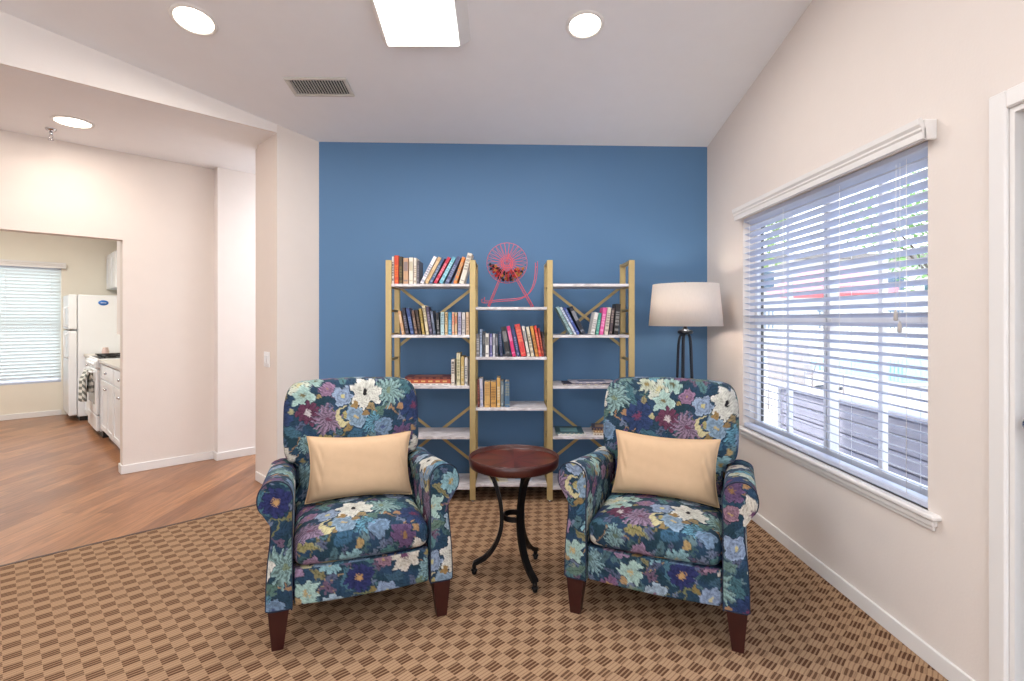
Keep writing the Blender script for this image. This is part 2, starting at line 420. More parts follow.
# stool and apron
mb = MB(); mb.box(XR-.035,XR+.085,WY0-.065,WY1+.035,WZ0-.022,WZ0,bev=.006); mb.box(XR-.022,XR,WY0-.05,WY1+.02,WZ0-.05,WZ0-.022,bev=.005); mb.box(XR-.012,XR,WY0-.04,WY1+.014,WZ0-.068,WZ0-.05,bev=.004)
struct('trim_2', mb, M_TRIM)

# ------------------------------------------------------------------ window blind (thing)
def blind(label, origin, rz, W, H, depth, nslat, tilt, group=None, sm=None, valance_out=.06, frontz=True, cords=True):
    """local: x along the window (0..W), y into the window, z up from bottom"""
    t = thing('window_blind', label, 'blind', origin, rz, group)
    pitch = (H-.06)/nslat; hw = .025
    mb = MB()
    for i in range(nslat):
        zc = .05+pitch*(i+.5)
        V=[]; nx=5
        for k in range(nx):
            f = -1+2*k/(nx-1)
            y = depth+f*hw*math.cos(tilt); z = zc-f*hw*math.sin(tilt)+.0025*(1-f*f)
            for x in (.006,W-.006): V += [(x,y,z-.0017),(x,y,z+.0017)]
        F=[]
        for k in range(nx-1):
            a=k*4; b=a+4
            F += [(a+1,a+3,b+3,b+1),(a,b,b+2,a+2),(a,a+1,b+1,b),(a+2,b+2,b+3,a+3)]
        F += [(0,2,3,1),((nx-1)*4,(nx-1)*4+1,(nx-1)*4+3,(nx-1)*4+2)]
        mb.add(V,F)
    part('slats', mb, sm or M_BLIND, t)
    mb = MB(); mb.box(.004,W-.004,depth-.026,depth+.026,.001,.030,bev=.005); part('bottom_rail', mb, M_BLIND, t)
    mb = MB(); mb.box(.004,W-.004,depth-.028,depth+.028,H-.024,H-.002); part('head_rail', mb, M_BLIND, t)
    # valance: moulded front with returns to the wall
    mb = MB(); prof = [(-.050,H-.012),(-.056,H-.008),(-.056,H+.018),(-.062,H+.026),(-.062,H+.034),(-.070,H+.046),(-.072,H+.068),(-.060,H+.070),(-.046,H+.030),(-.044,H-.012)]
    xa, xb = -.012, W+.045
    n=len(prof); V=[(xa,y,z) for y,z in prof]+[(xb,y,z) for y,z in prof]
    mb.add(V,[(i,(i+1)%n,n+(i+1)%n,n+i) for i in range(n)]+[tuple(range(n))[::-1],tuple(range(n,2*n))])
    for x in (xa,xb-.012): mb.box(x,x+.012,-.052,0,H-.012,H+.066,bev=.003)
    part('valance', mb, M_TRIM, t)
    if cords:
        for fx in (.06,.33,.66,.93):
            for dy in (-.03,.03):
                mb = MB(); mb.tube([(W*fx,depth+dy,.03),(W*fx,depth+dy,H-.04)],.0011,5); part('ladder_cord', mb, M_TRIM, t)
    return t
bw = WY1-WY0
# local x runs from far (Y=WY1) to near => rotate -90 deg: local x -> -Y, local y -> +X
bl = blind('wide white slatted blind over the window beside the right armchair', (XR,WY1,WZ0), -PI/2, bw, WZ1-WZ0, .032, 32, math.radians(20))
mb = MB()
for (dx,z1) in ((.0,.75),(.022,.70)):
    mb.tube([(bw-.16+dx,-.005,WZ1-WZ0-.05),(bw-.16+dx,-.006,z1+.04)],.0011,5)
part('lift_cord', mb, M_TRIM, bl)
for (dx,z1) in ((.0,.75),(.022,.70)):
    mb = MB(); mb.lathe([(.002,.045),(.0075,.03),(.009,0),(.005,-.004)][::-1],(bw-.16+dx,-.006,z1),12); part('tassel', mb, mat('tassel_grey',(190,184,180),.5), bl)

# ------------------------------------------------------------------ door on the right wall
mb = MB(); cw=.062
for (y0,y1,z0,z1) in ((DY1,DY1+cw,.004,DZ+cw),(DY0-cw,DY0,.004,DZ+cw),(DY0,DY1,DZ,DZ+cw)):
    mb.box(XR-.018,XR,y0,y1,z0,z1,bev=.005)
struct('trim_3', mb, M_TRIM)
mb = MB(); mb.box(XR-.004,XR+.14,DY1-.018,DY1,.004,DZ); mb.box(XR-.004,XR+.14,DY0,DY0+.018,.004,DZ); mb.box(XR-.004,XR+.14,DY0+.018,DY1-.018,DZ-.018,DZ)
struct('trim_4', mb, M_TRIM)
mb = MB(); dx0,dx1 = XR+.042,XR+.082; y0,y1=DY0+.02,DY1-.02
mb.box(dx0,dx1,y0,y0+.11,.01,DZ-.02); mb.box(dx0,dx1,y1-.11,y1,.01,DZ-.02); mb.box(dx0,dx1,y0+.11,y1-.11,.01,.25); mb.box(dx0,dx1,y0+.11,y1-.11,DZ-.14,DZ-.02)
door = struct('door_1', mb, mat('dark_door_frame',(34,36,44),.4))
mb = MB(); mb.box(dx0+.015,dx0+.021,y0+.11,y1-.11,.25,DZ-.14); part('pane', mb, M_GLASS, door)
mb = MB(); mb.lathe([(.028,0),(.028,.008),(.012,.012),(.012,.03),(.026,.04),(.028,.055),(.018,.066),(1e-5,.068)]); 
hd = part('door_handle', mb, M_CHROME, door); hd.location=(dx0,y1-.06,1.02); hd.rotation_euler=(0,-PI/2,0)

# frame of the added daylight opening (behind the camera)
mb = MB()
for x in (-3.2,-1.87,-.53,.84): mb.box(x,x+.06,YN-.09,YN-.03,0,2.3)
mb.box(-3.2,.9,YN-.09,YN-.03,0,.06); mb.box(-3.2,.9,YN-.09,YN-.03,2.24,2.3)
nw = struct('daylight_fill_opening', mb, M_TRIM)
mb = MB(); mb.box(-3.14,.84,YN-.063,YN-.057,.06,2.24); part('pane', mb, M_GLASS, nw)

# ------------------------------------------------------------------ ceiling fixtures
M_LED = mat('led_diffuser', (255,250,240), .5, emit=(255,240,222), estr=14)
M_PANEL = mat('panel_diffuser', (255,255,255), .5, emit=(255,250,245), estr=7)
slope_rot = math.atan(.203)
def on_ceiling(px,py):
    u=(px-508)/515; v=(320-py)/515; Y=(2.788+.203*YB+.0133*XR-CAMH)/(v+.203+.0133*u); return (u*Y,Y,cz(u*Y,Y))
def downlight(label, loc, tilt, r=.125, group='round recessed ceiling lights'):
    t = thing('recessed_light', label, 'ceiling light', loc, 0, group); t.rotation_euler=(tilt,0,0)
    mb = MB(); mb.lathe([(r-.022,-.003),(r-.018,-.010),(r-.004,-.008),(r,0),(r,.004)],n=40); part('trim_ring', mb, M_TRIM, t)
    mb = MB(); mb.lathe([(1e-5,-.005),(r-.024,-.004),(r-.021,-.001)],n=40); part('diffuser', mb, M_LED, t)
downlight('round recessed ceiling light left of the long light panel', on_ceiling(194,20), -slope_rot)
downlight('round recessed ceiling light right of the long light panel', on_ceiling(585,25), -slope_rot, .112)
dl = D2W(0,0)
downlight('small round recessed light in the low hall ceiling beside the sprinkler', (-3.227,3.82,2.82), 0, .13)
# light panel
pc = on_ceiling(427,40)
t = thing('fluorescent_fixture', 'long white rectangular light panel on the sloped ceiling', 'ceiling light', (pc[0],pc[1],pc[2])); t.rotation_euler=(-slope_rot,0,0)
L_=1.22
mb = MB(); W_=.27
V=[(-W_,0,0),(W_,0,0),(W_,-L_,0),(-W_,-L_,0),(-.232,.0-.02,-.06),(.205,-.02,-.06),(.205,-L_+.02,-.06),(-.232,-L_+.02,-.06)]
mb.add(V,[(0,1,2,3),(0,4,5,1),(1,5,6,2),(2,6,7,3),(3,7,4,0),(4,7,6,5)]); part('housing', mb, M_TRIM, t)
mb = MB(); mb.box(-.224,.198,-L_+.03,-.03,-.066,-.0605); part('diffuser', mb, M_PANEL, t)
# vent
vc = on_ceiling(320,86.5)
t = thing('ceiling_vent', 'white slotted air vent in the sloped ceiling near the header', 'vent', (vc[0],vc[1],vc[2])); t.rotation_euler=(-slope_rot,.0133,math.radians(-1))
mb = MB(); vw,vd=.215,.10
for b_ in ((-vw,vw,-vd,-vd+.024),(-vw,vw,vd-.024,vd),(-vw,-vw+.03,-vd+.024,vd-.024),(vw-.03,vw,-vd+.024,vd-.024)): mb.box(*b_,-.012,.0,bev=.004)
part('frame', mb, mat('vent_metal',(206,204,198),.5), t)
mb = MB(); mb.box(-vw+.03,vw-.03,-vd+.024,vd-.024,-.0015,.0); part('backing', mb, M_BLACK, t)
mb = MB()
for i in range(19):
    x=-vw+.042+i*(2*vw-.084)/18; V=[(x-.0022,-vd+.024,-.011),(x+.0008,-vd+.024,-.011),(x+.0022,-vd+.024,-.002),(x-.0008,-vd+.024,-.002)]
    V+= [(a,vd-.024,c) for a,_,c in V]; mb.add(V,[(0,1,2,3),(7,6,5,4),(0,4,5,1),(1,5,6,2),(2,6,7,3),(3,7,4,0)])
part('slats', mb, MATS['vent_metal'], t)
# sprinkler
t = thing('fire_sprinkler', 'small chrome fire sprinkler under the low hall ceiling', 'sprinkler', (PX(51,3.96),3.96,2.82))
mb = MB(); mb.lathe([(.012,-.022),(.03,-.014),(.036,-.002),(.036,0)],n=24); part('escutcheon', mb, M_CHROME, t)
mb = MB(); mb.lathe([(.007,-.05),(.011,-.045),(.011,-.02)],n=16)
for sx in (-1,1): mb.tube([(sx*.010,0,-.045),(sx*.016,0,-.062),(sx*.003,0,-.082)],.0025,6)
part('body', mb, M_CHROME, t)
mb = MB(); mb.lathe([(1e-5,-.088),(.018,-.086),(.018,-.083),(1e-5,-.083)],n=20); part('deflector', mb, M_CHROME, t)
# light switch on the pillar jamb (faces -a direction)
sw = thing('light_switch', 'white double light switch on the pillar edge', 'light switch', (*D2W(1.575,HB+.205),1.03), D45)
mb = MB(); mb.box(-.006,0,-.058,.058,-.062,.062,bev=.003); part('plate', mb, M_WHITE, sw)
for y in (-.024,.024):
    mb = MB(); mb.box(-.012,-.006,y-.016,y+.016,-.034,.034,bev=.002); part('rocker', mb, M_WHITE, sw)

# ------------------------------------------------------------------ fabric pattern
TU, TV = .70, .64
MOT = [ # u, v(down positive), R, kind, colour, centre colour
 (.08,.12,.088,'mum',(132,172,170),(120,140,110)),(.215,.21,.085,'daisy',(34,58,104),(120,50,90)),
 (.31,.06,.068,'big',(196,204,184),(200,190,130)),(.385,.035,.05,'big',(150,188,178),(90,90,60)),(.345,.13,.058,'big',(158,194,184),(120,110,70)),(.245,.045,.045,'big',(186,196,170),(150,130,70)),
 (.465,.10,.04,'rose',(146,108,142),(170,130,90)),(.537,.135,.05,'rose',(136,160,192),(200,190,120)),
 (.655,.12,.086,'big',(212,212,200),(30,24,30)),(.37,.215,.062,'daisy',(98,46,76),(200,190,190)),
 (.46,.25,.078,'mum',(142,116,144),(110,60,90)),(.60,.24,.056,'rose',(126,158,184),(190,170,110)),
 (.69,.28,.055,'mum',(84,150,176),(60,90,110)),(.045,.30,.05,'rose',(108,140,172),(70,90,140)),
 (.15,.345,.055,'big',(98,70,112),(150,110,60)),(.63,.42,.052,'daisy',(118,166,176),(180,150,70)),
 (.24,.44,.07,'big',(206,198,182),(110,60,100)),(.05,.50,.062,'daisy',(36,44,100),(196,150,84)),
 (.36,.37,.05,'mum',(120,160,164),(90,110,90)),(.36,.52,.062,'mum',(124,166,174),(90,120,120)),(.48,.43,.05,'rose',(150,118,150),(120,60,90)),
 (.54,.53,.055,'big',(158,196,186),(196,170,110)),(.16,.58,.05,'rose',(132,156,190),(200,190,130)),(.44,.61,.045,'daisy',(124,84,124),(190,150,90)),
 (.64,.60,.05,'rose',(150,176,196),(140,90,120)),(.28,.62,.04,'big',(98,160,176),(60,80,60)),(.15,.44,.035,'rose',(150,110,130),(180,150,90)),
]
LEAF = [ (.17,.10,.07,.022,60,(62,112,124)),(.02,.22,.06,.02,-40,(84,122,112)),(.28,.30,.07,.024,20,(54,104,126)),(.53,.03,.055,.02,80,(78,126,132)),
 (.60,.33,.06,.022,-30,(46,100,132)),(.10,.42,.06,.02,35,(70,120,122)),(.31,.56,.05,.02,-60,(110,132,102)),(.45,.34,.05,.018,10,(150,142,84)),
 (.70,.50,.06,.022,70,(62,116,138)),(.55,.62,.05,.02,-20,(96,128,112)),(.42,.48,.05,.018,-70,(70,108,120)),(.20,.52,.05,.02,15,(52,92,116)),
 (.24,.14,.04,.014,-70,(150,140,96)),(.13,.02,.05,.018,-15,(100,136,130)),(.58,.46,.045,.016,50,(134,128,84)),(.68,.20,.04,.016,30,(158,136,92))]
BLOB = [(.60,.185,.018,(160,126,66)),(.655,.225,.016,(150,120,70)),(.14,.20,.016,(172,128,84)),(.42,.13,.012,(160,140,80)),(.56,.30,.018,(150,124,70)),(.21,.33,.014,(170,130,80)),(.34,.45,.014,(160,140,80)),(.10,.56,.016,(140,120,60)),(.50,.57,.015,(176,140,90)),(.66,.36,.015,(180,150,90)),(.29,.20,.012,(176,170,120))]
_r = random.Random(21)
MINI = [(_r.uniform(0,TU),_r.uniform(0,TV),_r.uniform(.012,.030),_r.choice([2,3,5,6]),_r.choice([(72,112,124),(96,128,136),(84,96,128),(110,84,112),(52,88,120),(128,142,126),(60,98,104),(104,120,150)])) for _ in range(150)]
def fabric(U, V):
    U = U.astype(float); V = V.astype(float)
    w = .006
    u = U + w*np.sin(V*61+1.3)+.0035*np.sin(U*149+V*83)+.002*np.sin(V*311+U*97)
    v = V + w*np.sin(U*57+.4)+.0035*np.sin(V*137-U*91+2)+.002*np.sin(U*293-V*71)
    col = np.empty((len(u),3)); g = .5+.5*np.sin(U*23+np.sin(V*31)*2)*np.sin(V*19+1.5)
    c0 = np.array(lin((26,62,76))); c1 = np.array(lin((34,70,104)))
    col[:] = c0*(1-g[:,None])+c1*g[:,None]
    def wrap(cx,cy):
        du = (u-cx+TU/2)%TU-TU/2; dv = (v-cy+TV/2)%TV-TV/2; return du,dv
    def put(m,c): 
        m = np.clip(m,0,1)[:,None]; col[:] = col*(1-m)+np.array(c)*m
    for k,(cx,cy,amp,f0,c) in enumerate([(.12,.24,.05,13,(168,128,84)),(.5,.28,.06,11,(120,112,66)),(.30,.40,.05,14,(158,122,80)),(.62,.50,.05,12,(170,140,96)),(.03,.6,.05,12,(120,124,80))]):
        du,dv = wrap(cx,cy); yy = amp*np.sin(du*f0*2+k)*.8
        put(((np.abs(dv-yy)<.0045)&(np.abs(du)<.12)).astype(float), lin(c))
        yy = amp*np.sin(dv*f0*2.4+k*2)*.6
        put(((np.abs(du-yy)<.004)&(np.abs(dv)<.10)).astype(float), lin(c))
    for (cx,cy,R,n,c) in MINI:
        du,dv = wrap(cx,cy); r=np.hypot(du,dv); th=np.arctan2(dv,du)
        put((r<R*(.8+.3*np.cos(n*th+cx*40))).astype(float), lin(c)); put((r<R*.25).astype(float), np.array(lin(c))*.4)
    for (cx,cy,L,W,ang,c) in LEAF:
        du,dv = wrap(cx,cy); a=math.radians(ang); p=du*math.cos(a)+dv*math.sin(a); q=-du*math.sin(a)+dv*math.cos(a)
        e = np.abs(p)/L; half = W*(1-e**2)
        m = (np.abs(q)<half)&(e<1); put(m.astype(float), np.array(lin(c)))
        put((m&(np.abs(q)<.0022)).astype(float), np.array(lin(c))*.55)
    for i,(cx,cy,R,kind,c,cc) in enumerate(MOT):
        du,dv = wrap(cx,cy); r = np.hypot(du,dv); th = np.arctan2(dv,du); c = np.array(lin(c)); ph = i*1.7
        if kind=='mum':
            n=15; rr = R*(.80+.20*np.cos(n*th+ph)+.10*np.sin(5*th+ph)); shade = .80+.38*np.cos(n*th+ph+r/R*2)
        elif kind=='daisy':
            n=10; rr = R*(.76+.26*np.abs(np.cos(n/2*th+ph))-.05); shade = .75+.45*np.abs(np.cos(n/2*th+ph))
        elif kind=='rose':
            n=6; rr = R*(.93+.08*np.cos(n*th+ph)); shade = .93+.2*np.sin(r/R*15+th*1.0+ph)
        else:
            n=7; rr = R*(.88+.16*np.cos(n*th+ph)+.08*np.sin(3*th+ph)); shade = .98+.12*np.cos(n*th*1+ph)-.22*(np.abs(np.sin(n/2*th+ph/2))<.18)*(r>R*.25)
        m = r<rr
        put((r<rr*1.045).astype(float), np.array(lin((26,46,66))))
        k = np.clip(m.astype(float),0,1)[:,None]; tgt = c[None,:]*shade[:,None]*(.9+.18*(r/R))[:,None]; col[:] = col*(1-k)+tgt*k
        rim = m&(r>rr*.9)&(np.sin(th*9+ph)>-.3); put(rim*.4, np.minimum(c*1.7,.8))
        put((r<R*.17).astype(float), lin(cc))
        if kind in('daisy','big') and cc[0]>60: put(((r<R*.30)&(np.sin(th*11)>.2)).astype(float)*.8, lin(cc))
    du,dv = wrap(.537,.235); r1 = np.hypot(du,dv*.72); r2 = np.hypot(du-.014,dv*.72+.004)
    put(((r1<.036)&(r2>.027)).astype(float), lin((206,196,140))); put(((r2<.013)).astype(float), lin((176,164,96)))
    for (cx,cy,R,c) in BLOB:
        du,dv = wrap(cx,cy); put((np.hypot(du,dv)<R*(1+.2*np.sin(3*np.arctan2(dv,du)))).astype(float), lin(c))
    vein = np.sin(U*230+4*np.sin(V*71+U*33))*np.sin(V*245+4*np.sin(U*63-V*29)); col *= (1-.30*np.clip((vein-.25)*3,0,1))[:,None]
    g_ = col.mean(axis=1,keepdims=True); col = (g_+(col-g_)*.80)*.84
    n = 1+.13*np.sin(U*410+3*np.sin(V*180))*np.sin(V*390+2*np.sin(U*210)); col *= n[:,None]
    return np.clip(col,0,1)

def np_mesh(name, P, quads, UV, parent, material=None):
    me = bpy.data.meshes.new(name); n=len(P); q=np.asarray(quads,dtype=np.int32)
    me.vertices.add(n); me.vertices.foreach_set('co', P.astype(np.float32).ravel())
    me.loops.add(q.size); me.loops.foreach_set('vertex_index', q.ravel())
    me.polygons.add(len(q)); me.polygons.foreach_set('loop_start', np.arange(len(q),dtype=np.int32)*4)
    me.update(calc_edges=True); me.polygons.foreach_set('use_smooth', np.ones(len(q),dtype=bool))
    me.materials.append(material or M_FAB)
    if UV is not None:
        at = me.color_attributes.new('pattern','FLOAT_COLOR','POINT'); c = np.ones((n,4),dtype=np.float32); c[:,:3]=fabric(UV[:,0],UV[:,1])
        at.data.foreach_set('color', c.ravel())
    me.validate(); o = bpy.data.objects.new(name, me); link(o,parent); return o

def resample(ctrl, res, closed=True, sub=16):
    P=[np.array(p,float) for p in ctrl]; n=len(P); out=[]
    for i in range(n if closed else n-1):
        p0,p1,p2,p3 = P[(i-1)%n if closed else max(i-1,0)],P[i],P[(i+1)%n],P[(i+2)%n if closed else min(i+2,n-1)]
        for k in range(sub):
            t=k/sub; out.append(.5*((2*p1)+(-p0+p2)*t+(2*p0-5*p1+4*p2-p3)*t*t+(-p0+3*p1-3*p2+p3)*t**3))
    if not closed: out.append(P[-1])
    out=np.array(out); 
    if closed: out=np.vstack([out,out[:1]])
    d=np.r_[0,np.cumsum(np.hypot(*np.diff(out,axis=0).T))]; m=max(8,int(round(d[-1]/res)))
    s=np.linspace(0,d[-1],m,endpoint=False) if closed else np.linspace(0,d[-1],m)
    return np.c_[np.interp(s,d,out[:,0]),np.interp(s,d,out[:,1])], s

def ringmesh(rings, closed_u=True):
    """rings: (R,N,3) -> verts, quads"""
    R,N,_ = rings.shape; idx=np.arange(R*N).reshape(R,N); nx=np.roll(idx,-1,axis=1)
    a=idx[:-1]; b=nx[:-1]; c=nx[1:]; d=idx[1:]
    q=np.stack([a,b,c,d],-1).reshape(-1,4); return rings.reshape(-1,3), q

def puff_panel(name, ctrl, center, T, edge_r, crown, yfun, uvoff, parent, res=.0048, material=None, pattern=True, backcrown=None, uvrot=False):
    """closed outline in xz, thickness T centred about y=0 plane then moved by yfun(x,z); front is -y"""
    O,_=resample(ctrl,res); c=np.array(center); rel=O-c; Rm=np.abs(rel).max()
    rings=[]; uvs=[]
    rad=np.hypot(rel[:,0],rel[:,1])
    def ring(inset, y, s=None):
        f = (1-inset/np.maximum(rad,1e-6)) if s is None else s*(1-edge_r/np.maximum(rad,1e-6))
        f = np.broadcast_to(np.maximum(f,0.0),rad.shape)
        X=c[0]+rel[:,0]*f; Z=c[1]+rel[:,1]*f; return X,Z,np.full(len(X),y)
    n=max(4,int(Rm/res))
    for s in np.linspace(.004,1,n)[:-1]:
        X,Z,Y=ring(0,0,s); Y=Y-T/2-crown*(1-s**2.2); rings.append((X,Y,Z)); uvs.append(np.c_[X,-Z])
    ne=10
    dirn=rel/rad[:,None]
    for a in np.linspace(0,PI/2,ne):
        X,Z,Y=ring(edge_r*(1-math.sin(a)),-T/2+edge_r*(1-math.cos(a))); rings.append((X,Y,Z))
        ext=edge_r*a-edge_r*math.sin(a); uvs.append(np.c_[X+dirn[:,0]*ext,-(Z+dirn[:,1]*ext)])
    for y in np.linspace(-T/2+edge_r,T/2-edge_r,max(2,int((T-2*edge_r)/res)))[1:]:
        X,Z,Y=ring(0,y); rings.append((X,Y,Z)); ext=edge_r*.57+(y+T/2-edge_r); uvs.append(np.c_[X+dirn[:,0]*ext,-(Z+dirn[:,1]*ext)])
    for a in np.linspace(0,PI/2,ne)[1:]:
        X,Z,Y=ring(edge_r*(1-math.cos(a)),T/2-edge_r+edge_r*math.sin(a)); rings.append((X,Y,Z)); uvs.append(np.c_[X,-Z]+.2)
    for s in np.linspace(1,.01,14)[1:]:
        X,Z,Y=ring(0,0,s); Y=Y+T/2+(backcrown or 0)*(1-s**2.2); rings.append((X,Y,Z)); uvs.append(np.c_[X,-Z]+.2)
    Rg=np.stack([np.stack(r,-1) for r in rings]); P,q=ringmesh(Rg); UV=np.vstack(uvs)
    P=P.copy(); P[:,1]+=yfun(P[:,0],P[:,2])
    q=q[:,::-1] if np.sum(O[:,0]*np.roll(O[:,1],-1)-O[:,1]*np.roll(O[:,0],-1))>0 else q
    q=q[:,::-1]
    return np_mesh(name,P,q,(UV+np.array(uvoff)) if pattern else None,parent,material)

def rounded_box(name, lo, hi, r, deform, uvfun, parent, res=.0048, bottom=True, material=None, pattern=True):
    lo=np.array(lo,float); hi=np.array(hi,float); h=(hi-lo)/2; c=(hi+lo)/2; allP=[]; allq=[]; allN=[]; base=0
    for ax in range(3):
        o1,o2=[(1,2),(2,0),(0,1)][ax]
        for sg in (-1,1):
            n1=max(3,int(2*h[o1]/res)); n2=max(3,int(2*h[o2]/res))
            if ax==2 and sg<0: n1=max(3,n1//5*1); n2=max(3,n2//5)
            g1,g2=np.meshgrid(np.linspace(-h[o1],h[o1],n1),np.linspace(-h[o2],h[o2],n2),indexing='ij')
            P=np.zeros((n1,n2,3)); P[...,ax]=sg*h[ax]; P[...,o1]=g1; P[...,o2]=g2
            P=P.reshape(-1,3); inner=np.clip(P,-(h-r),(h-r)); d=P-inner; d/=np.linalg.norm(d,axis=1)[:,None]; P=inner+d*r+c
            idx=np.arange(n1*n2).reshape(n1,n2)+base; q=np.stack([idx[:-1,:-1],idx[1:,:-1],idx[1:,1:],idx[:-1,1:]],-1).reshape(-1,4)
            if sg<0: q=q[:,::-1]
            allP.append(P); allq.append(q); N_=np.zeros(len(P),int)+ax*2+(sg>0); allN.append(N_); base+=len(P)
    P=np.vstack(allP); q=np.vstack(allq); fn=np.concatenate(allN)
    UV=uvfun(P,fn)
    # weld coincident edge vertices for smooth shading
    key=np.round(P*20000).astype(np.int64); _,first,inv=np.unique(key,axis=0,return_index=True,return_inverse=True); inv=inv.ravel()
    P=P[first]; UV=UV[first]; q=inv[q]
    ok=(q[:,0]!=q[:,1])&(q[:,1]!=q[:,2])&(q[:,2]!=q[:,3])&(q[:,3]!=q[:,0]); q=q[ok]
    if deform: P=deform(P.copy())
    return np_mesh(name,P,q,UV if pattern else None,parent,material)

# ------------------------------------------------------------------ armchair
def armchair(label, loc, rz, off_seat, off_back, off_low, off_armL, off_armR):
    t = thing('armchair', label, 'armchair', loc, rz, None)
    # legs
    for (x,y,dx,dy) in ((-.338,.045,-1,-1),(.338,.045,1,-1),(-.33,.62,-1,1),(.33,.62,1,1)):
        mb=MB(); a=.040; b=.022; hz=.170; ox=dx*.004; oy=dy*.006 if dy<0 else .05
        V=[(x-b+ox,y-b+oy,0),(x+b+ox,y-b+oy,0),(x+b+ox,y+b+oy,0),(x-b+ox,y+b+oy,0),(x-a,y-a,hz),(x+a,y-a,hz),(x+a,y+a,hz),(x-a,y+a,hz)]
        mb.add(V,[(3,2,1,0),(4,5,6,7),(0,1,5,4),(1,2,6,5),(2,3,7,6),(3,0,4,7)])
        part('leg',mb,M_CHERRY,t)
    # frame under the seat
    def uvb(off):
        def f(P,fn):
            u=P[:,0].copy(); v=-P[:,2].copy()
            top=fn==5; v[top]=P[top,1]*-1-.45; side=(fn<2); u[side]=P[side,1]
            return np.c_[u+off[0],v+off[1]]
        return f
    rounded_box('frame',(-.30,.06,.168),(.30,.70,.31),.012,None,uvb(off_low),t,res=.006)
    def dlow(P):
        P[:,1]-=.018*(1-(P[:,0]/.285)**2)*(P[:,1]<.04); return P
    rounded_box('front_panel',(-.283,.012,.168),(.283,.055,.322),.016,dlow,uvb(off_low),t)
    # seat cushion
    zt,yf=.445,.005
    def uvs(P,fn):
        u=P[:,0].copy(); v=np.zeros(len(P))
        # unfold front -> top continuous
        fr=fn==2; tp=fn==5
        v[:]=-(P[:,1]-yf)                     # v decreases going back
        v[fr]=(zt-P[fr,2]); sd=fn<2; u[sd]=u[sd]+(zt-P[sd,2])
        return np.c_[u+off_seat[0],v+off_seat[1]]
    def dseat(P):
        x=P[:,0]/.285; y=(P[:,1]-yf)/.55
        up=np.clip((P[:,2]-.32)/.12,0,1)
        P[:,2]+=up*(.045*np.clip(1-x**2,0,1)*np.clip(1-(y*1.15-.35)**2*1.6,0,1)-.006)
        P[:,1]-=np.clip(1-x**2,0,1)*.028*np.clip(1-y*3,0,1)
        return P
    rounded_box('seat_cushion',(-.284,yf,.322),(.284,.56,zt),.048,dseat,uvs,t)
    # backrest
    ctl=[(-.265,.40),(-.272,.50),(-.278,.60),(-.328,.635),(-.345,.70),(-.348,.82),(-.343,.92),(-.318,.988),(-.26,1.016),(-.12,1.025),(0,1.028)]
    ctl=ctl+[(-x,z) for x,z in ctl[:-1][::-1]]
    yf2=lambda x,z: .57+(z-.45)*.20+.03*(x/.36)**2*0
    puff_panel('backrest',ctl,(0,.76),.17,.055,.028,yf2,off_back,t)
    # lower outside back closing the chair
    rounded_box('back_panel',(-.30,.60,.17),(.30,.70,.62),.03,lambda P:(P.__setitem__((slice(None),1),P[:,1]+np.clip(P[:,2]-.45,0,1)*.1),P)[1],uvb((.3,.2)),t,res=.008)
    # arms
    for sgn,off in ((-1,off_armL),(1,off_armR)):
        ctl=[(.287,.168),(.286,.30),(.286,.45),(.285,.56),(.284,.62),(.298,.668),(.335,.692),(.375,.690),(.406,.664),(.417,.622),(.409,.582),(.386,.556),(.368,.53),(.368,.46),(.378,.36),(.384,.25),(.385,.185),(.385,.17),(.380,.168),(.345,.167),(.293,.168)]
        O,s=resample(ctl,.0055)
        if sgn<0: O=O*np.array([-1,1])
        ys=np.r_[np.linspace(.016,.69,125)]
        rings=[]; uv=[]
        for y in ys:
            Z=O[:,1]-np.clip((O[:,1]-.5)/.19,0,1)*.078*np.clip(y/.6,0,1)
            X=O[:,0].copy(); rings.append(np.c_[X,np.full(len(X),y),Z]); uv.append(np.c_[s,np.full(len(s),-y)])
        for k in (0.6,.2,.01):
            cx,czz=sgn*.34,.45; rings.append(np.c_[cx+(O[:,0]-cx)*k,np.full(len(O),.69),czz+(O[:,1]-czz)*k]); uv.append(np.c_[s,np.full(len(s),-.69)])
        P,q=ringmesh(np.array(rings)); q=q if sgn<0 else q[:,::-1]
        arm=np_mesh('arm',P,q,np.vstack(uv)+np.array(off),t)
        # padded front facing of the arm
        cc=[(p[0]*sgn,p[1]) for p in ctl]
        puff_panel('arm_front',cc,(sgn*.335,.47),.022,.008,.010,lambda x,z: np.full_like(x,.012),(off[0]+.13,off[1]+.07),arm,res=.0048)
        mb=MB(); OO=O[::3]; pts=[(x,.003,z) for x,z in OO]; mb.tube(pts,.003,6,closed=True); part('piping',mb,M_PIPE,arm)
    return t
chL=(-.629,2.245); rL=math.radians(21)
chR=(.630,2.250); rR=math.radians(-24)
def front_origin(c, r): return (c[0]+.045*math.sin(r), c[1]-.045*math.cos(r), .004)
armL=armchair('floral armchair on the left, angled toward the side table, beside the hall opening', front_origin(chL,rL), rL, (.685,.30), (.595,1.08), (.07,.75), (.265,1.04),(.12,.33))
armR=armchair('floral armchair on the right, angled left, beside the blind covered window', front_origin(chR,rR), rR, (.515,.31), (.36,1.04), (.62,.78), (.05,.12),(.40,.30))

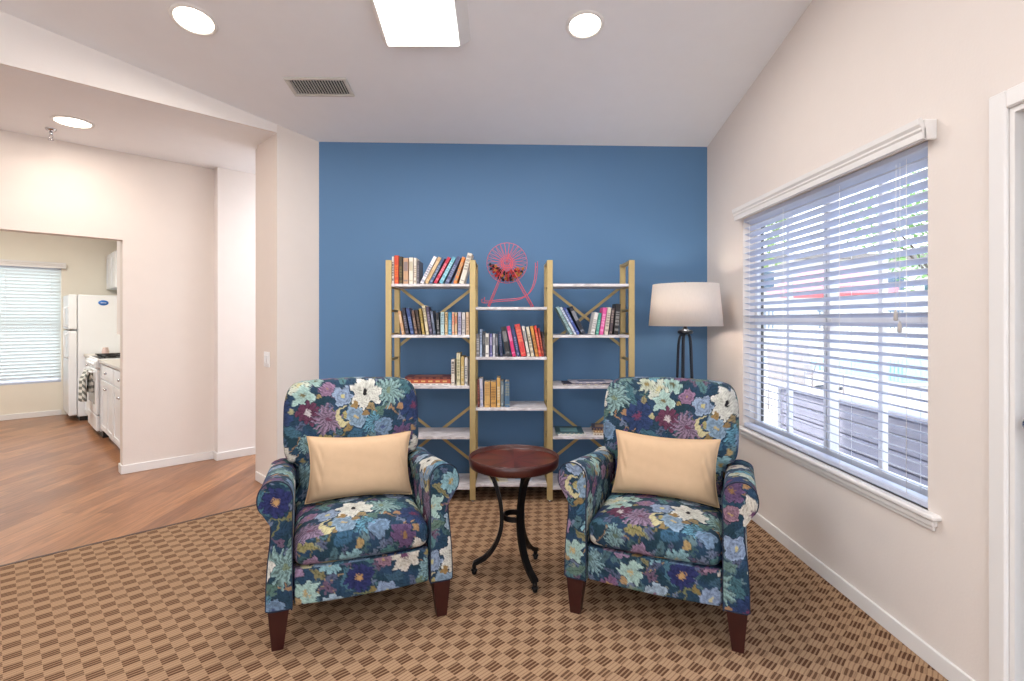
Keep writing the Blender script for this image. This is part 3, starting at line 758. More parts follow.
# throw pillows
def pillow(label, chair_loc, rz, lx, ly, lz, tilt, roll):
    n=60; m=40; W,H,T=.51,.315,.078
    P=[]; 
    xs=np.linspace(-1,1,n); zs=np.linspace(-1,1,m)
    X,Z=np.meshgrid(xs,zs,indexing='ij')
    px=X*W/2*(1-.085*(1-Z**2)*np.abs(X)**3)*(1); pz=Z*H/2*(1-.12*(1-X**2)*np.abs(Z)**3)
    th=T*(np.clip((1-X**4),0,1)**.55)*(np.clip((1-Z**4),0,1)**.55)
    wr=.004*np.sin(X*40+Z*9)*(np.abs(X)>.75)*(1-np.abs(Z))*(1-np.abs(X))*4
    rnd=.0004*np.sin(X*11+Z*7)*np.cos(Z*9-X*5)
    F=np.stack([px,-(th+wr*2+rnd*(th>.01)),pz],-1); Bk=np.stack([px,(th*.8),pz],-1)
    V=np.vstack([F.reshape(-1,3),Bk.reshape(-1,3)]); idx=np.arange(n*m).reshape(n,m)
    q=np.stack([idx[:-1,:-1],idx[1:,:-1],idx[1:,1:],idx[:-1,1:]],-1).reshape(-1,4); q2=q[:,::-1]+n*m
    q=np.vstack([q,q2])
    key=np.round(V*50000).astype(np.int64); _,first,inv=np.unique(key,axis=0,return_index=True,return_inverse=True); inv=inv.ravel(); V=V[first]; q=inv[q]
    ok=(q[:,0]!=q[:,1])&(q[:,1]!=q[:,2])&(q[:,2]!=q[:,3])&(q[:,3]!=q[:,0]); q=q[ok]
    M=Matrix.Rotation(rz,4,'Z')@Matrix.Translation((lx,ly,lz))@Matrix.Rotation(tilt,4,'X')@Matrix.Rotation(roll,4,'Y')
    o=np_mesh('throw_pillow',V,q,None,None,M_VELVET); o.matrix_world=Matrix.Translation(chair_loc)@M
    e=MB(); 
    pts=[(px[i,0],0,pz[i,0]) for i in range(n)]+[(px[-1,j],0,pz[-1,j]) for j in range(1,m)]+[(px[i,-1],0,pz[i,-1]) for i in range(n-2,-1,-1)]+[(px[0,j],0,pz[0,j]) for j in range(m-2,0,-1)]
    e.tube(pts,.0035,6,closed=True); part('piped_edge',e,mat('tan_edge',(206,176,134),.8),o)
    return tag(o,label,'pillow')
pillow('tan velvet lumbar pillow propped on the left floral armchair', front_origin(chL,rL), rL, .018,.41,.612, math.radians(-16), math.radians(1.5))
pillow('tan velvet lumbar pillow propped on the right floral armchair', front_origin(chR,rR), rR, .008,.41,.612, math.radians(-16), math.radians(.5))

# ------------------------------------------------------------------ side table
st=thing('side_table','round dark wooden side table with black iron legs, between the two armchairs','side table',(.031,2.725,.004))
mb=MB(); mb.lathe([(1e-5,.575),(.225,.577),(.232,.581),(.236,.597),(.238,.628),(.235,.631),(.231,.631),(.2285,.627),(.2275,.608)],n=64,mi=0)
mb.lathe([(.2272,.6095),(1e-5,.6100)],n=64,mi=1,smooth=False)
part('table_top',mb,[M_RIM,M_MAHOG],st)
for ang in (180,-61,54):
    a=math.radians(ang); d=Vector((math.cos(a),math.sin(a),0)); side=(-math.sin(a),math.cos(a),0)
    prof=[(.175,.574),(.155,.568),(.130,.545),(.105,.50),(.085,.44),(.070,.375),(.064,.31),(.066,.26),(.075,.215),(.095,.165),(.125,.118),(.160,.085),(.195,.066),(.207,.060),(.210,.050)]
    pr,_=resample(prof,.012,closed=False)
    mb=MB(); mb.bar([(d.x*r,d.y*r,z) for r,z in pr],.033,.020,side)
    mb.tube([(d.x*.210,d.y*.210,.052),(d.x*.210,d.y*.210,.03)],.012,10)
    lg=part('leg',mb,M_IRON,st)
    mb=MB(); mb.lathe([(.008,.034),(.017,.028),(.018,.022),(.010,.018)][::-1],(d.x*.21,d.y*.21,0),16); mb.sphere((d.x*.21,d.y*.21,.013),.013,8); part('foot',mb,M_IRON,lg)
mb=MB(); ring=[(0.058*math.cos(2*PI*k/32),0.058*math.sin(2*PI*k/32)) for k in range(32)]
V=[];F=[]
for k,(x,y) in enumerate(ring):
    for f,z in ((1,.295),(1,.323),(.9,.323),(.9,.295)): V.append((x*f,y*f,z))
for k in range(32):
    for j in range(4): F.append((k*4+j,((k+1)%32)*4+j,((k+1)%32)*4+(j+1)%4,k*4+(j+1)%4))
mb.add(V,F,0,False); part('ring_brace',mb,M_IRON,st)

# ------------------------------------------------------------------ bookcase
YFc=3.81; DEP=.32
bc=thing('bookcase','wide three-bay gold metal bookcase with whitewashed shelves against the blue wall','bookcase',(0,YFc,.004))
PW=.043
xs=[PX(388.4,YFc),PX(472.6,YFc),PX(549.9,YFc),PX(631.9,YFc)]
HT=1.79
rungz_out=[.10,.46,.86,1.24,1.60]; 
for i,x in enumerate(xs):
    for y in (0,DEP-.025):
        mb=MB(); mb.box(x-PW/2,x+PW/2,y,y+.025,.012,HT,bev=.002); pp=part('post',mb,M_GOLD,bc)
        mb=MB(); mb.lathe([(.012,0),(.014,.006),(.010,.012)],(x,y+.0125,0),14); part('foot',mb,M_CHROME,pp)
    mb=MB(); mb.box(x-PW/2+.003,x+PW/2-.003,.025,DEP-.025,HT-.022,HT-.003); part('top_bar',mb,M_GOLD,bc)
    zz=[.14,.33,.70,1.06,1.43] if i in (1,2) else [.30,.66,1.05,1.42]
    for z in zz+rungz_out:
        mb=MB(); mb.box(x-.009,x+.009,.025,DEP-.025,z-.012,z+.006); part('rung',mb,M_GOLD,bc)
gap=PW/2+.001
sh_side=[.115,.488,.862,1.239,1.618]; sh_mid=[.137,.335,.700,1.076,1.446]
TH=.020
for (bi,zs_) in ((0,sh_side),(1,sh_mid),(2,sh_side)):
    for z in zs_:
        mb=MB(); z_=z-.004; mb.box(xs[bi]+gap,xs[bi+1]-gap,-.002,DEP+.002,z_-TH,z_,bev=.0015); part('shelf',mb,M_BOARD,bc)
for bi in (0,2):
    x0,x1=xs[bi]+.01,xs[bi+1]-.01
    for zc in (.435,1.375):
        for sg in (1,-1):
            mb=MB(); y=DEP+.006+(.004 if sg>0 else 0); hz=.235
            mb.bar([(x0,y,zc-sg*hz),(x1,y,zc+sg*hz)],.022,.003,(-sg*hz*2,0,(x1-x0))); part('brace',mb,M_GOLD,bc)
# world shelf heights
def shz(bay,k): return (sh_mid if bay==1 else sh_side)[k]   # .004 offset cancels

# ------------------------------------------------------------------ books
def bmat(rgb): return mat('cover_%d_%d_%d'%rgb, rgb, .5, var=.08, scale=40)
ORD=['leftmost','second','third','fourth','fifth','sixth','seventh','eighth','ninth','tenth','eleventh','twelfth','thirteenth','fourteenth','fifteenth','sixteenth','seventeenth','eighteenth','nineteenth','twentieth']
YBK=3.835
def book(xb, xt, hpx, wpx, cols, desc, where, zsh, depth=.16, yb=YBK, group=None, bands=()):
    k=yb/515
    xb_,xt_=(xb-508)*k,(xt-508)*k; h0=hpx*k; ang=math.atan2(xt_-xb_,h0); h=math.hypot(h0,xt_-xb_)-abs(math.sin(ang))*wpx*k*.3
    w=max(.007,wpx*k*math.cos(ang)*.90)
    mb=MB(); c=.0022; d=depth
    mb.box(-w/2,-w/2+c,0,d,0,h,0); mb.box(w/2-c,w/2,0,d,0,h,0); mb.box(-w/2+c,w/2-c,0,c,0,h,0)
    mb.box(-w/2+c,w/2-c,c,d-.004,.003,h-.004,1)
    if len(cols)>1: cols=(cols[0],tuple(int(.5*a+.5*b_) for a,b_ in zip(*cols[:2])))
    for i,(z0,z1,ci) in enumerate(bands): mb.box(-w/2+w*.08,w/2-w*.08,-.0004,0,h*z0,h*z1,2+ci)
    ms=[bmat(cols[0]),M_PAGE]+[bmat(cc) for cc in cols[1:]]
    o=mb.build('book',ms)
    M=Matrix.Translation((xb_,yb,zsh+abs(math.sin(ang))*w/2+.0004))@Matrix.Rotation(ang,4,'Y'); o.matrix_world=M
    tag(o,desc+' book, '+where,'book',group); return o
def row(specs, where, group, zsh, ybase, ox, oy, sc):
    rng=random.Random(len(where)*7+len(specs))
    n=len(specs)
    for i,s in enumerate(specs):
        (xb,xt,yt,w,cols,desc)=s[:6]
        X0=ox+xb/sc; X1=ox+xt/sc; h=(ybase-yt)/sc
        style=rng.choice([0,1,2,3])
        B={0:((.12,.2,0),(.3,.8,1)),1:((.08,.12,0),(.45,.9,1),(.88,.92,0)),2:((.25,.7,1),(.06,.14,0)),3:((.5,.85,0),(.1,.16,1))}[style]
        if len(cols)==1: cols=(cols[0],tuple(min(255,int(c*1.5+30)) if sum(cols[0])<380 else int(c*.45) for c in cols[0]))
        # thin lettering marks: short dashes up the spine instead of solid bands for index 1
        bands=[]
        for z0,z1,ci in B:
            if ci==0: bands.append((z0,z1,0))
            else:
                z=z0
                while z<z1-.03:
                    L=rng.uniform(.03,.09); bands.append((z,min(z+L,z1),0)); z+=L+.03
        k='leftmost' if i==0 else ('rightmost' if i==n-1 else ORD[i]+' from left')
        dd=rng.uniform(.13,.19)
        book(X0,X1,h,w/sc,cols[:2],desc,k+' '+where,zsh,depth=dd,yb=YBK+rng.uniform(0,.012),group=group,bands=bands)
S=5.678
r1=[ # top left shelf, base row 248
 (73,73,92,11,((226,220,214),(40,36,40)),'white and black'),(93,93,86,25,((206,74,44),(236,150,50)),'thick orange and red'),(117,117,92,19,((70,60,42),(150,130,70)),'dark olive brown'),
 (146,146,100,30,((196,156,124),(86,92,120)),'tan'),(176,176,98,24,((226,220,206),(180,160,120)),'thick cream'),(199,199,100,18,((216,208,196),(150,120,90)),'ivory'),(215,217,116,11,((92,88,96),),'narrow grey'),
 (236,316,94,24,((232,228,232),(90,100,130)),'white leaning'),(262,342,98,24,((198,166,124),(230,210,170)),'tan leaning'),(286,362,100,19,((60,90,130),(200,200,210)),'slate blue leaning'),
 (312,395,98,22,((190,44,70),(240,200,210)),'crimson leaning'),(344,424,97,26,((106,170,190),(220,235,240)),'aqua leaning'),(378,452,95,26,((74,84,122),(190,200,220)),'navy and grey leaning'),
 (424,476,96,20,((222,134,62),(110,170,180)),'orange leaning'),(462,512,74,30,((226,218,204),(120,110,100)),'tall cream leaning')]
row(r1,'on the top shelf of the left bay','books on the top shelf of the left bay',shz(0,4),248,380,240,S)
r2=[(132,108,402,17,((206,160,120),(240,220,190)),'peach'),(156,130,384,19,((40,40,56),(180,170,180)),'black'),(184,156,386,21,((52,72,124),(150,170,210)),'royal blue'),
 (207,184,398,16,((96,70,60),(190,170,150)),'brown'),(228,206,396,15,((58,44,40),(150,120,90)),'dark brown'),(248,226,388,15,((176,150,80),(90,80,40)),'mustard'),
 (270,246,372,17,((214,200,166),(120,110,90)),'cream'),(291,267,378,17,((70,60,84),(190,180,190)),'dusky purple'),(310,291,402,15,((86,96,116),(170,180,200)),'grey blue'),
 (332,324,410,16,((30,30,36),(220,220,220)),'small black and white'),(354,354,408,22,((176,204,206),(90,110,120)),'pale teal'),(376,376,408,16,((208,180,136),(120,90,60)),'tan'),(397,397,408,20,((58,130,168),(200,220,230)),'bright blue'),
 (415,415,408,13,((216,176,148),(200,60,50)),'peach'),(431,431,410,15,((198,170,130),(180,60,40)),'sand coloured'),(452,452,408,20,((168,166,190),(80,80,110)),'lilac grey'),(475,475,410,20,((200,196,194),(110,100,110)),'pale grey'),(497,497,408,17,((220,190,158),(150,110,80)),'pale peach')]
row(r2,'on the second shelf of the left bay','books on the second shelf of the left bay',shz(0,3),537,380,240,S)
r3=[(414,414,104,20,((222,212,198),(30,26,30)),'short white and black'),(445,445,66,22,((206,198,164),(110,110,70)),'tall pale green'),(468,468,86,18,((196,168,104),(230,220,190)),'tan and cream'),(489,489,92,18,((214,210,206),(50,60,60)),'white')]
row(r3,'upright on the third shelf of the left bay','upright books on the third shelf of the left bay',shz(0,2),250,380,340,S)
r4=[(555,555,532,18,((120,116,120),(230,230,230)),'grey and white'),(573,573,505,14,((160,176,200),(80,90,120)),'light blue grey'),(589,589,516,14,((54,58,66),(140,140,140)),'charcoal'),(608,608,528,20,((226,222,216),(40,40,40)),'white and black'),
 (630,630,530,17,((96,92,140),(210,205,220)),'violet'),(647,647,530,14,((190,192,198),(90,90,100)),'silver'),(663,662,532,14,((72,74,84),(180,180,190)),'dark grey'),(690,680,520,18,((40,48,80),(150,160,190)),'navy'),
 (728,700,490,30,((40,38,42),(190,190,190)),'wide black leaning'),(762,728,488,22,((206,40,110),(250,200,220)),'magenta leaning'),(787,753,500,14,((62,66,120),(200,200,220)),'indigo leaning'),
 (817,778,476,34,((208,60,60),(240,170,120)),'big red leaning'),(845,812,488,16,((224,218,208),(100,90,90)),'white leaning'),(867,836,490,18,((214,202,176),(120,100,80)),'cream leaning'),(893,860,487,18,((206,142,60),(120,60,30)),'ochre leaning'),
 (911,880,485,15,((216,64,44),(250,200,160)),'scarlet leaning'),(926,900,498,13,((150,44,36),(230,140,90)),'dark red leaning'),(938,922,520,12,((56,40,44),(160,120,110)),'small dark brown')]
row(r4,'on the second shelf of the middle bay','books on the second shelf of the middle bay',shz(1,3),660,380,240,S)
r5=[(560,558,215,13,((96,44,40),(190,120,90)),'dark red'),(578,573,209,18,((200,196,208),(110,130,180)),'lilac and white'),(609,609,228,34,((206,164,100),(150,110,60)),'thick tan'),(644,644,228,32,((200,150,78),(120,80,40)),'thick ochre'),
 (673,673,207,20,((204,160,88),(230,225,215)),'tall ochre and white'),(694,694,226,17,((110,120,124),(180,190,190)),'grey green'),(722,722,228,30,((74,106,134),(180,160,120)),'wide blue patterned')]
row(r5,'on the third shelf of the middle bay','books on the third shelf of the middle bay',shz(1,2),373,380,340,S)
S2=5.12
r6=[(162,88,336,18,((150,182,184),(70,90,100)),'pale teal leaning'),(182,106,338,13,((214,220,230),(90,120,180)),'white and blue leaning'),(197,124,340,16,((58,76,148),(180,190,230)),'royal blue leaning'),(224,156,336,24,((30,36,52),(230,230,235)),'navy and white leaning'),
 (269,290,364,22,((224,222,218),(120,120,120)),'white'),(292,309,366,16,((62,150,136),(200,230,220)),'teal green'),(313,335,340,22,((222,86,156),(250,210,230)),'bright pink'),(338,357,338,20,((214,204,188),(120,100,100)),'cream'),(361,376,342,16,((76,62,68),(190,170,150)),'dark brown'),(390,402,320,26,((32,28,30),(230,228,220)),'tall black with white lettering')]
row(r6,'on the second shelf of the right bay','books on the second shelf of the right bay',shz(2,3),478,540,240,S2)
def flat(name, cat, x0,x1,y0,y1,z0,z1,cols,label,rz=0,group=None,bk=True):
    w=(x1-x0); d=(y1-y0); h=z1-z0; mb=MB(); c=min(.0022,h*.25)
    mb.box(-w/2,w/2,-d/2,d/2,0,c,0); mb.box(-w/2,w/2,-d/2,d/2,h-c,h,0); 
    if bk: mb.box(-w/2,w/2,-d/2,-d/2+.002,c,h-c,0)
    mb.box(-w/2+.003,w/2-.003,-d/2+(.002 if bk else .001),d/2-.003,c,h-c,1)
    if len(cols)>1:
        for q in range(6):
            a=-w/2+w*(.06+.155*q); mb.box(a,a+w*.09,-d/2-.0004,-d/2,h*.3,h*.7,2)
        mb.box(-w*.32,w*.3,-d*.3,d*.25,h,h+.0004,2)
    o=mb.build(name,[bmat(cols[0]),M_PAGE]+[bmat(cc) for cc in cols[1:]]); o.location=((x0+x1)/2,(y0+y1)/2,z0); o.rotation_euler=(0,0,rz)
    return tag(o,label,cat,group)
k=3.86/515
z=shz(0,2)+.0005
flat('book','book',PX(412,3.86),PX(450.5,3.86),3.85,4.02,z,z+.013,((224,220,214),(150,150,150)),'thin white book lying at the bottom of the flat pile, left bay',group='flat books on the third shelf of the left bay')
flat('book','book',PX(404,3.86),PX(450.6,3.86),3.85,4.04,z+.0135,z+.044,((176,84,58),(216,170,110)),'orange patterned thick book lying in the middle of the flat pile, left bay',group='flat books on the third shelf of the left bay')
flat('book','book',PX(405,3.86),PX(450.4,3.86),3.85,4.03,z+.0445,z+.062,((84,38,44),(140,90,70)),'dark maroon book lying on top of the flat pile, left bay',group='flat books on the third shelf of the left bay')
z=shz(2,2)+.0005
flat('magazine','magazine',PX(563,3.9),PX(612,3.9),3.84,4.05,z,z+.010,((52,48,66),(180,170,180)),'dark magazine lying flat on the third shelf of the right bay',bk=False)
flat('magazine','magazine',PX(571,3.9),PX(616,3.9),3.90,4.09,z+.0105,z+.016,((196,190,200),(90,100,130)),'pale grey magazine lying across the dark magazine on the right bay',rz=.08,bk=False)
z=shz(2,1)+.0005
flat('papers','papers',PX(558,3.87),PX(586,3.87),3.83,4.08,z,z+.007,((226,222,218),(180,180,190)),'white papers lying flat on the fourth shelf of the right bay',bk=False)
flat('magazine','magazine',PX(556,3.9),PX(584,3.9),3.86,4.10,z+.0075,z+.016,((54,84,92),(120,160,160)),'dark teal magazine lying on the white papers, right bay',bk=False,rz=-.04)
flat('book','book',PX(594,3.87),PX(612,3.87),3.84,4.02,z,z+.018,((214,204,186),(140,120,100)),'cream book at the bottom of the small pile, fourth right shelf',rz=-.1,group='small pile of books on the fourth shelf of the right bay')
flat('book','book',PX(594,3.87),PX(612,3.87),3.85,4.02,z+.0185,z+.036,((168,128,86),(220,200,160)),'tan book in the middle of the small pile, fourth right shelf',rz=-.04,group='small pile of books on the fourth shelf of the right bay')
flat('book','book',PX(593,3.87),PX(612,3.87),3.85,4.02,z+.0365,z+.054,((60,52,68),(150,120,90)),'dark book on top of the small pile, fourth right shelf',rz=-.14,group='small pile of books on the fourth shelf of the right bay')
z=shz(1,0)+.0005
mb=MB(); V=[(-.07,-.09,0),(.06,-.10,0),(.09,.09,.0),(-.05,.10,.0)]; V=V+[(x,y,zz+.0015) for x,y,zz in V]
mb.add(V,[(3,2,1,0),(4,5,6,7),(0,1,5,4),(1,2,6,5),(2,3,7,6),(3,0,4,7)]); mb.box(-.035,.0,-.07,.06,.0015,.002,1)
o=mb.build('brochure',[bmat((226,220,200)),bmat((196,160,70))]); o.location=(PX(497,3.9),3.94,z); o.rotation_euler=(0,0,.3); tag(o,'white and yellow brochure on the bottom shelf of the middle bay','brochure')
mb=MB(); mb.box(-.09,.09,-.07,.07,0,.002); mb.box(-.04,.05,-.04,.04,.002,.0025,1); o=mb.build('brochure',[bmat((220,220,226)),bmat((150,180,214))]); o.location=(PX(521,3.9),3.95,z); o.rotation_euler=(0,0,-.15); tag(o,'pale blue brochure on the bottom shelf behind the side table','brochure')

# ------------------------------------------------------------------ ball cage
CY=3.965; cz0=shz(1,4)+.0005
ccx=PX(507,CY); ccz=PZ(263,CY); R=.155; HD=.095
bg=thing('ball_cage','pink wire spinning ball cage on the top middle shelf','ball cage',(ccx,CY,cz0)); cc=ccz-cz0
mb=MB()
for kk in range(26):
    a=2*PI*kk/26; pts=[]
    for j in range(13):
        f=-1+2*j/12; ph=f*PI/2; rr=.03+(R-.03)*math.cos(ph)**.55; yy=HD*math.sin(ph)
        pts.append((rr*math.cos(a),yy,cc+rr*math.sin(a)))
    mb.tube(pts,.0016,5)
for rr,yy in ((R,0),(.045,-HD*.99),(.045,HD*.99),(.03,-HD),(.03,HD)):
    mb.tube([(rr*math.cos(2*PI*j/40),yy,cc+rr*math.sin(2*PI*j/40)) for j in range(40)],.0022,5,closed=True)
part('cage',mb,M_PINK,bg)
mb=MB(); mb.tube([(0,-.135,cc),(0,.135,cc)],.004,8); part('axle',mb,M_PINK,bg)
for yy in (-.128,.128):
    mb=MB(); fy=yy*1.05
    mb.tube([(PX(488.5,CY)-ccx,fy,.004),(0,yy,cc+.012),(PX(532.5,CY)-ccx,fy,.004)],.0042,8); part('stand',mb,M_PINK,bg)
mb=MB(); rail=[(483.5,298),(483,301),(487,302),(500,300.5),(515,299.5),(524,297),(530,292),(534,284),(536,274),(536.5,262)]
rp,_=resample([(PX(a,CY)-ccx,PZ(b,CY)-cz0) for a,b in rail],.012,closed=False)
for dy,dx in ((-.02,-.009),(.02,.009)):
    mb.tube([(x+dx,dy,zz+dx*.9+0) for x,zz in rp],.0026,6)
for q in (3,len(rp)//2,len(rp)-4): mb.tube([(rp[q][0],-.02,rp[q][1]),(rp[q][0],.0,rp[q][1]-.006),(rp[q][0],.02,rp[q][1])],.002,5)
part('chute',mb,M_PINK,bg)
mb=MB(); mb.tube([(0,-.135,cc),(.0,-.142,cc),(.012,-.143,cc+.045)],.0028,6); mb.sphere((.012,-.146,cc+.047),.007,6); part('crank',mb,M_PINK,bg)
# balls inside: real individual balls
rng=random.Random(3); balls=[]; bc_=[((178,40,44),'red'),((30,28,40),'black'),((190,124,50),'ochre'),((30,28,40),'black'),((178,40,44),'red')]
br=.0120; tries=0
while len(balls)<85 and tries<60000:
    tries+=1; x=rng.uniform(-.13,.13); y=rng.uniform(-.075,.075); zz=rng.uniform(-.145,-.01)
    if zz>-.050-.015*math.cos(x*20)+max(0,-x)*.3: continue
    rr=math.hypot(x,zz); 
    lim=max(0,1-(y/(HD-.012))**2)**.5
    if rr>.137*(.5+.5*lim): continue
    if all((x-a)**2+(y-b)**2+(zz-c_)**2>(2*br)**2 for a,b,c_ in balls): balls.append((x,y,zz))
protos={}
for i,(x,y,zz) in enumerate(balls):
    rgb,nm=bc_[i%5]
    if nm not in protos:
        mb=MB(); mb.sphere((0,0,0),br,8); o=mb.build('ball',mat('ball_'+nm,rgb,.3)); protos[nm]=o
    else: o=protos[nm].copy(); link(o)
    o.location=(ccx+x,CY+y,ccz+zz); tag(o,'small '+nm+' game ball lying inside the pink wire cage','ball',nm+' balls inside the pink cage')

# ------------------------------------------------------------------ floor lamp
LX,LY=PX(685.3,3.82),3.82
lp=thing('floor_lamp','dark steel floor lamp with white drum shade, behind the right armchair','floor lamp',(LX,LY,.004))
zt,zb=PZ(285,LY),PZ(326.5,LY)
mb=MB(); rt,rb=.235,.263; n=64; V=[]
for (r,zz) in ((rb,zb),(rt,zt),(rt-.003,zt),(rb-.003,zb)):
    for kk in range(n): V.append((r*math.cos(2*PI*kk/n),r*math.sin(2*PI*kk/n),zz))
F=[(i*n+kk,i*n+(kk+1)%n,((i+1)%4)*n+(kk+1)%n,((i+1)%4)*n+kk) for i in range(4) for kk in range(n)]
mb.add(V,F,0,True); part('lamp_shade',mb,shade_mat('linen_shade',(250,244,238),.5),lp)
mb=MB()
for kk in range(3): a=2*PI*kk/3+.5; mb.tube([(0,0,zt-.02),(rt*.99*math.cos(a),rt*.99*math.sin(a),zt-.012)],.002,6)
mb.tube([(.012,0,zb+.06),(.05,0,zb+.14),(.045,0,zt-.06),(0,0,zt-.018)],.002,6); mb.tube([(-.012,0,zb+.06),(-.05,0,zb+.14),(-.045,0,zt-.06),(0,0,zt-.018)],.002,6)
part('harp',mb,M_STEEL,lp)
mb=MB(); mb.lathe([(.006,zt-.02),(.006,zt+.004),(.010,zt+.010),(.008,zt+.020),(1e-5,zt+.024)],n=16); part('finial',mb,M_STEEL,lp)
mb=MB(); mb.lathe([(.012,zb-.03),(.012,zb+.02),(.018,zb+.02),(.018,zb+.075),(.008,zb+.08)],n=20); part('socket',mb,M_STEEL,lp)
mb=MB(); mb.sphere((0,0,zb+.12),.032,10,sz=1.25); part('bulb',mb,mat('warm_bulb',(255,240,220),.5,emit=(255,214,170),estr=20),lp)
zn=PZ(332,LY)
mb=MB(); mb.lathe([(.03,zn-.022),(.052,zn-.014),(.056,zn-.004),(.05,zn+.008),(.022,zn+.014),(.014,zn+.03)],n=28); part('collar',mb,M_STEEL,lp)
for kk in range(5):
    a=2*PI*kk/5+.35; ca,sa=math.cos(a),math.sin(a)
    pr,_=resample([(.022,zn-.015),(.036,zn-.035),(.045,zn-.075),(.050,zn-.14),(.058,zn-.36),(.075,zn-.7),(.10,.12),(.13,.02)],.03,closed=False)
    mb=MB(); mb.tube([(r*ca,r*sa,zz) for r,zz in pr],.0095,10); part('rod',mb,M_STEEL,lp)
mb=MB(); mb.lathe([(.15,0),(.152,.010),(.145,.018),(1e-5,.022)],n=40); part('base',mb,M_STEEL,lp)
# ------------------------------------------------------------------ kitchen (diagonal frame: everything rotated 45 deg)
def kthing(name,label,cat,a,b,z=0,group=None):
    x,y=D2W(a,b); return thing(name,label,cat,(x,y,z),D45,group)
# refrigerator
fr=kthing('refrigerator','white two-door refrigerator at the back of the kitchen','refrigerator',.80,8.91)
mb=MB(); mb.box(0,.64,0,.74,.06,1.69,bev=.008); mb.box(.02,.62,.02,.72,0,.06,1); part('body',mb,[M_WHITE,M_BLACK],fr)
for z0,z1 in ((.08,1.205),(1.225,1.69)):
    mb=MB(); mb.box(-.095,-.006,-.002,.742,z0,z1,bev=.012); d=part('door',mb,M_WHITE,fr)
    mb=MB(); hz=(z1-.36,z1-.03) if z0<1 else (z0+.03,z0+.30)
    mb.tube([(-.095,.05,hz[0]),(-.135,.05,hz[0]+.02),(-.135,.05,hz[1]-.02),(-.095,.05,hz[1])],.011,8); part('handle',mb,M_WHITE,d)
mb=MB(); mb.lathe([(.045,0),(.045,.002),(1e-5,.003)],n=28); V=[(x*1.25,y*.8,z) for x,y,z in mb.v]; mb.v=V
mb.box(-.03,.03,-.004,.004,.0025,.0036,1)
x,y=D2W(.80+.27,8.91-.0005); mg=mb.build('fridge_magnet',[mat('magnet_blue',(36,110,196),.4),M_WHITE]); mg.location=(x,y,1.585)
mg.rotation_euler=(PI/2,0,D45); tag(mg,'blue oval magnet stuck high on the refrigerator side','magnet')
# stove
sv=kthing('stove','white gas stove with black burner grates, between kitchen counters','stove',.86,7.42)
mb=MB(); mb.box(0,.59,.005,.755,.08,.885,bev=.004); mb.box(.03,.59,.02,.74,0,.08,1); part('body',mb,[M_WHITE,M_BLACK],sv)
mb=MB(); mb.box(-.02,.60,.0,.76,.885,.905,bev=.004); mb.box(.0,.52,.05,.71,.905,.909,1); part('cooktop',mb,[M_WHITE,M_BLACK],sv)
mb=MB(); mb.box(-.04,-.001,.01,.75,.80,.884,bev=.008); part('control_panel',mb,M_WHITE,sv)
for i in range(4):
    mb=MB(); mb.lathe([(.020,0),(.018,.018),(1e-5,.02)],n=14); o=part('knob',mb,M_WHITE,sv); o.location=(-.04,.12+i*.17,.842); o.rotation_euler=(0,-PI/2,0)
mb=MB(); mb.box(-.035,-.001,.015,.745,.27,.79,bev=.008); mb.box(-.0365,-.035,.12,.64,.38,.64,1); od=part('oven_door',mb,[M_WHITE,mat('oven_glass',(60,62,66),.15)],sv)
mb=MB(); mb.tube([(-.035,.06,.755),(-.075,.08,.755),(-.075,.68,.755),(-.035,.70,.755)],.010,8); part('handle',mb,M_WHITE,od)
mb=MB(); mb.box(-.032,-.001,.015,.745,.085,.258,bev=.008); part('drawer',mb,M_WHITE,sv)
for cy in (.22,.54):
    mb=MB()
    for i in range(3): mb.box(.05+.16*i,.062+.16*i,cy-.13,cy+.13,.925,.935)
    for i in range(3): mb.box(.03,.48,cy-.12+.115*i,cy-.108+.115*i,.925,.935)
    for xx in (.05,.37):
        for yy in (cy-.12,cy+.11): mb.box(xx,xx+.012,yy,yy+.012,.907,.925)
    part('burner_grate',mb,M_BLACK,sv)
    for xx in (.14,.36): mb=MB(); mb.lathe([(.04,.909),(.042,.918),(1e-5,.922)],(xx,cy,0),20); part('burner',mb,M_BLACK,sv)
# towel hung on the handle
mb=MB(); n=14; nz_=16
for side,(xo,L) in enumerate(((-.135,.36),(-.060,.26))):
    V=[];F=[]
    for j in range(nz_+1):
        for i in range(n+1):
            yy=-.12+.24*i/n; w=.014*math.sin(i*1.4+side)*(.3+j/nz_)+(.045*(1-min(1,j/5)) if side==0 else -.01*(1-min(1,j/5))); V.append((xo+w,yy*(1-.08*j/nz_),.765-L*j/nz_))
    F=[(j*(n+1)+i,j*(n+1)+i+1,(j+1)*(n+1)+i+1,(j+1)*(n+1)+i) for j in range(nz_) for i in range(n)]
    V2=[(x+.03,y,z) for x,y,z in V]; m_=len(V)
    F2=[tuple(a+m_ for a in f[::-1]) for f in F]+[(j*(n+1)+e,(j+1)*(n+1)+e,(j+1)*(n+1)+e+m_,j*(n+1)+e+m_) for j in range(nz_) for e in (0,n)]+[(nz_*(n+1)+i,nz_*(n+1)+i+1,nz_*(n+1)+i+1+m_,nz_*(n+1)+i+m_) for i in range(n)]
    mb.add(V+V2,F+F2,0,True)
mb.box(-.094,-.040,-.12,.12,.765,.770)
for v_i in range(0): pass
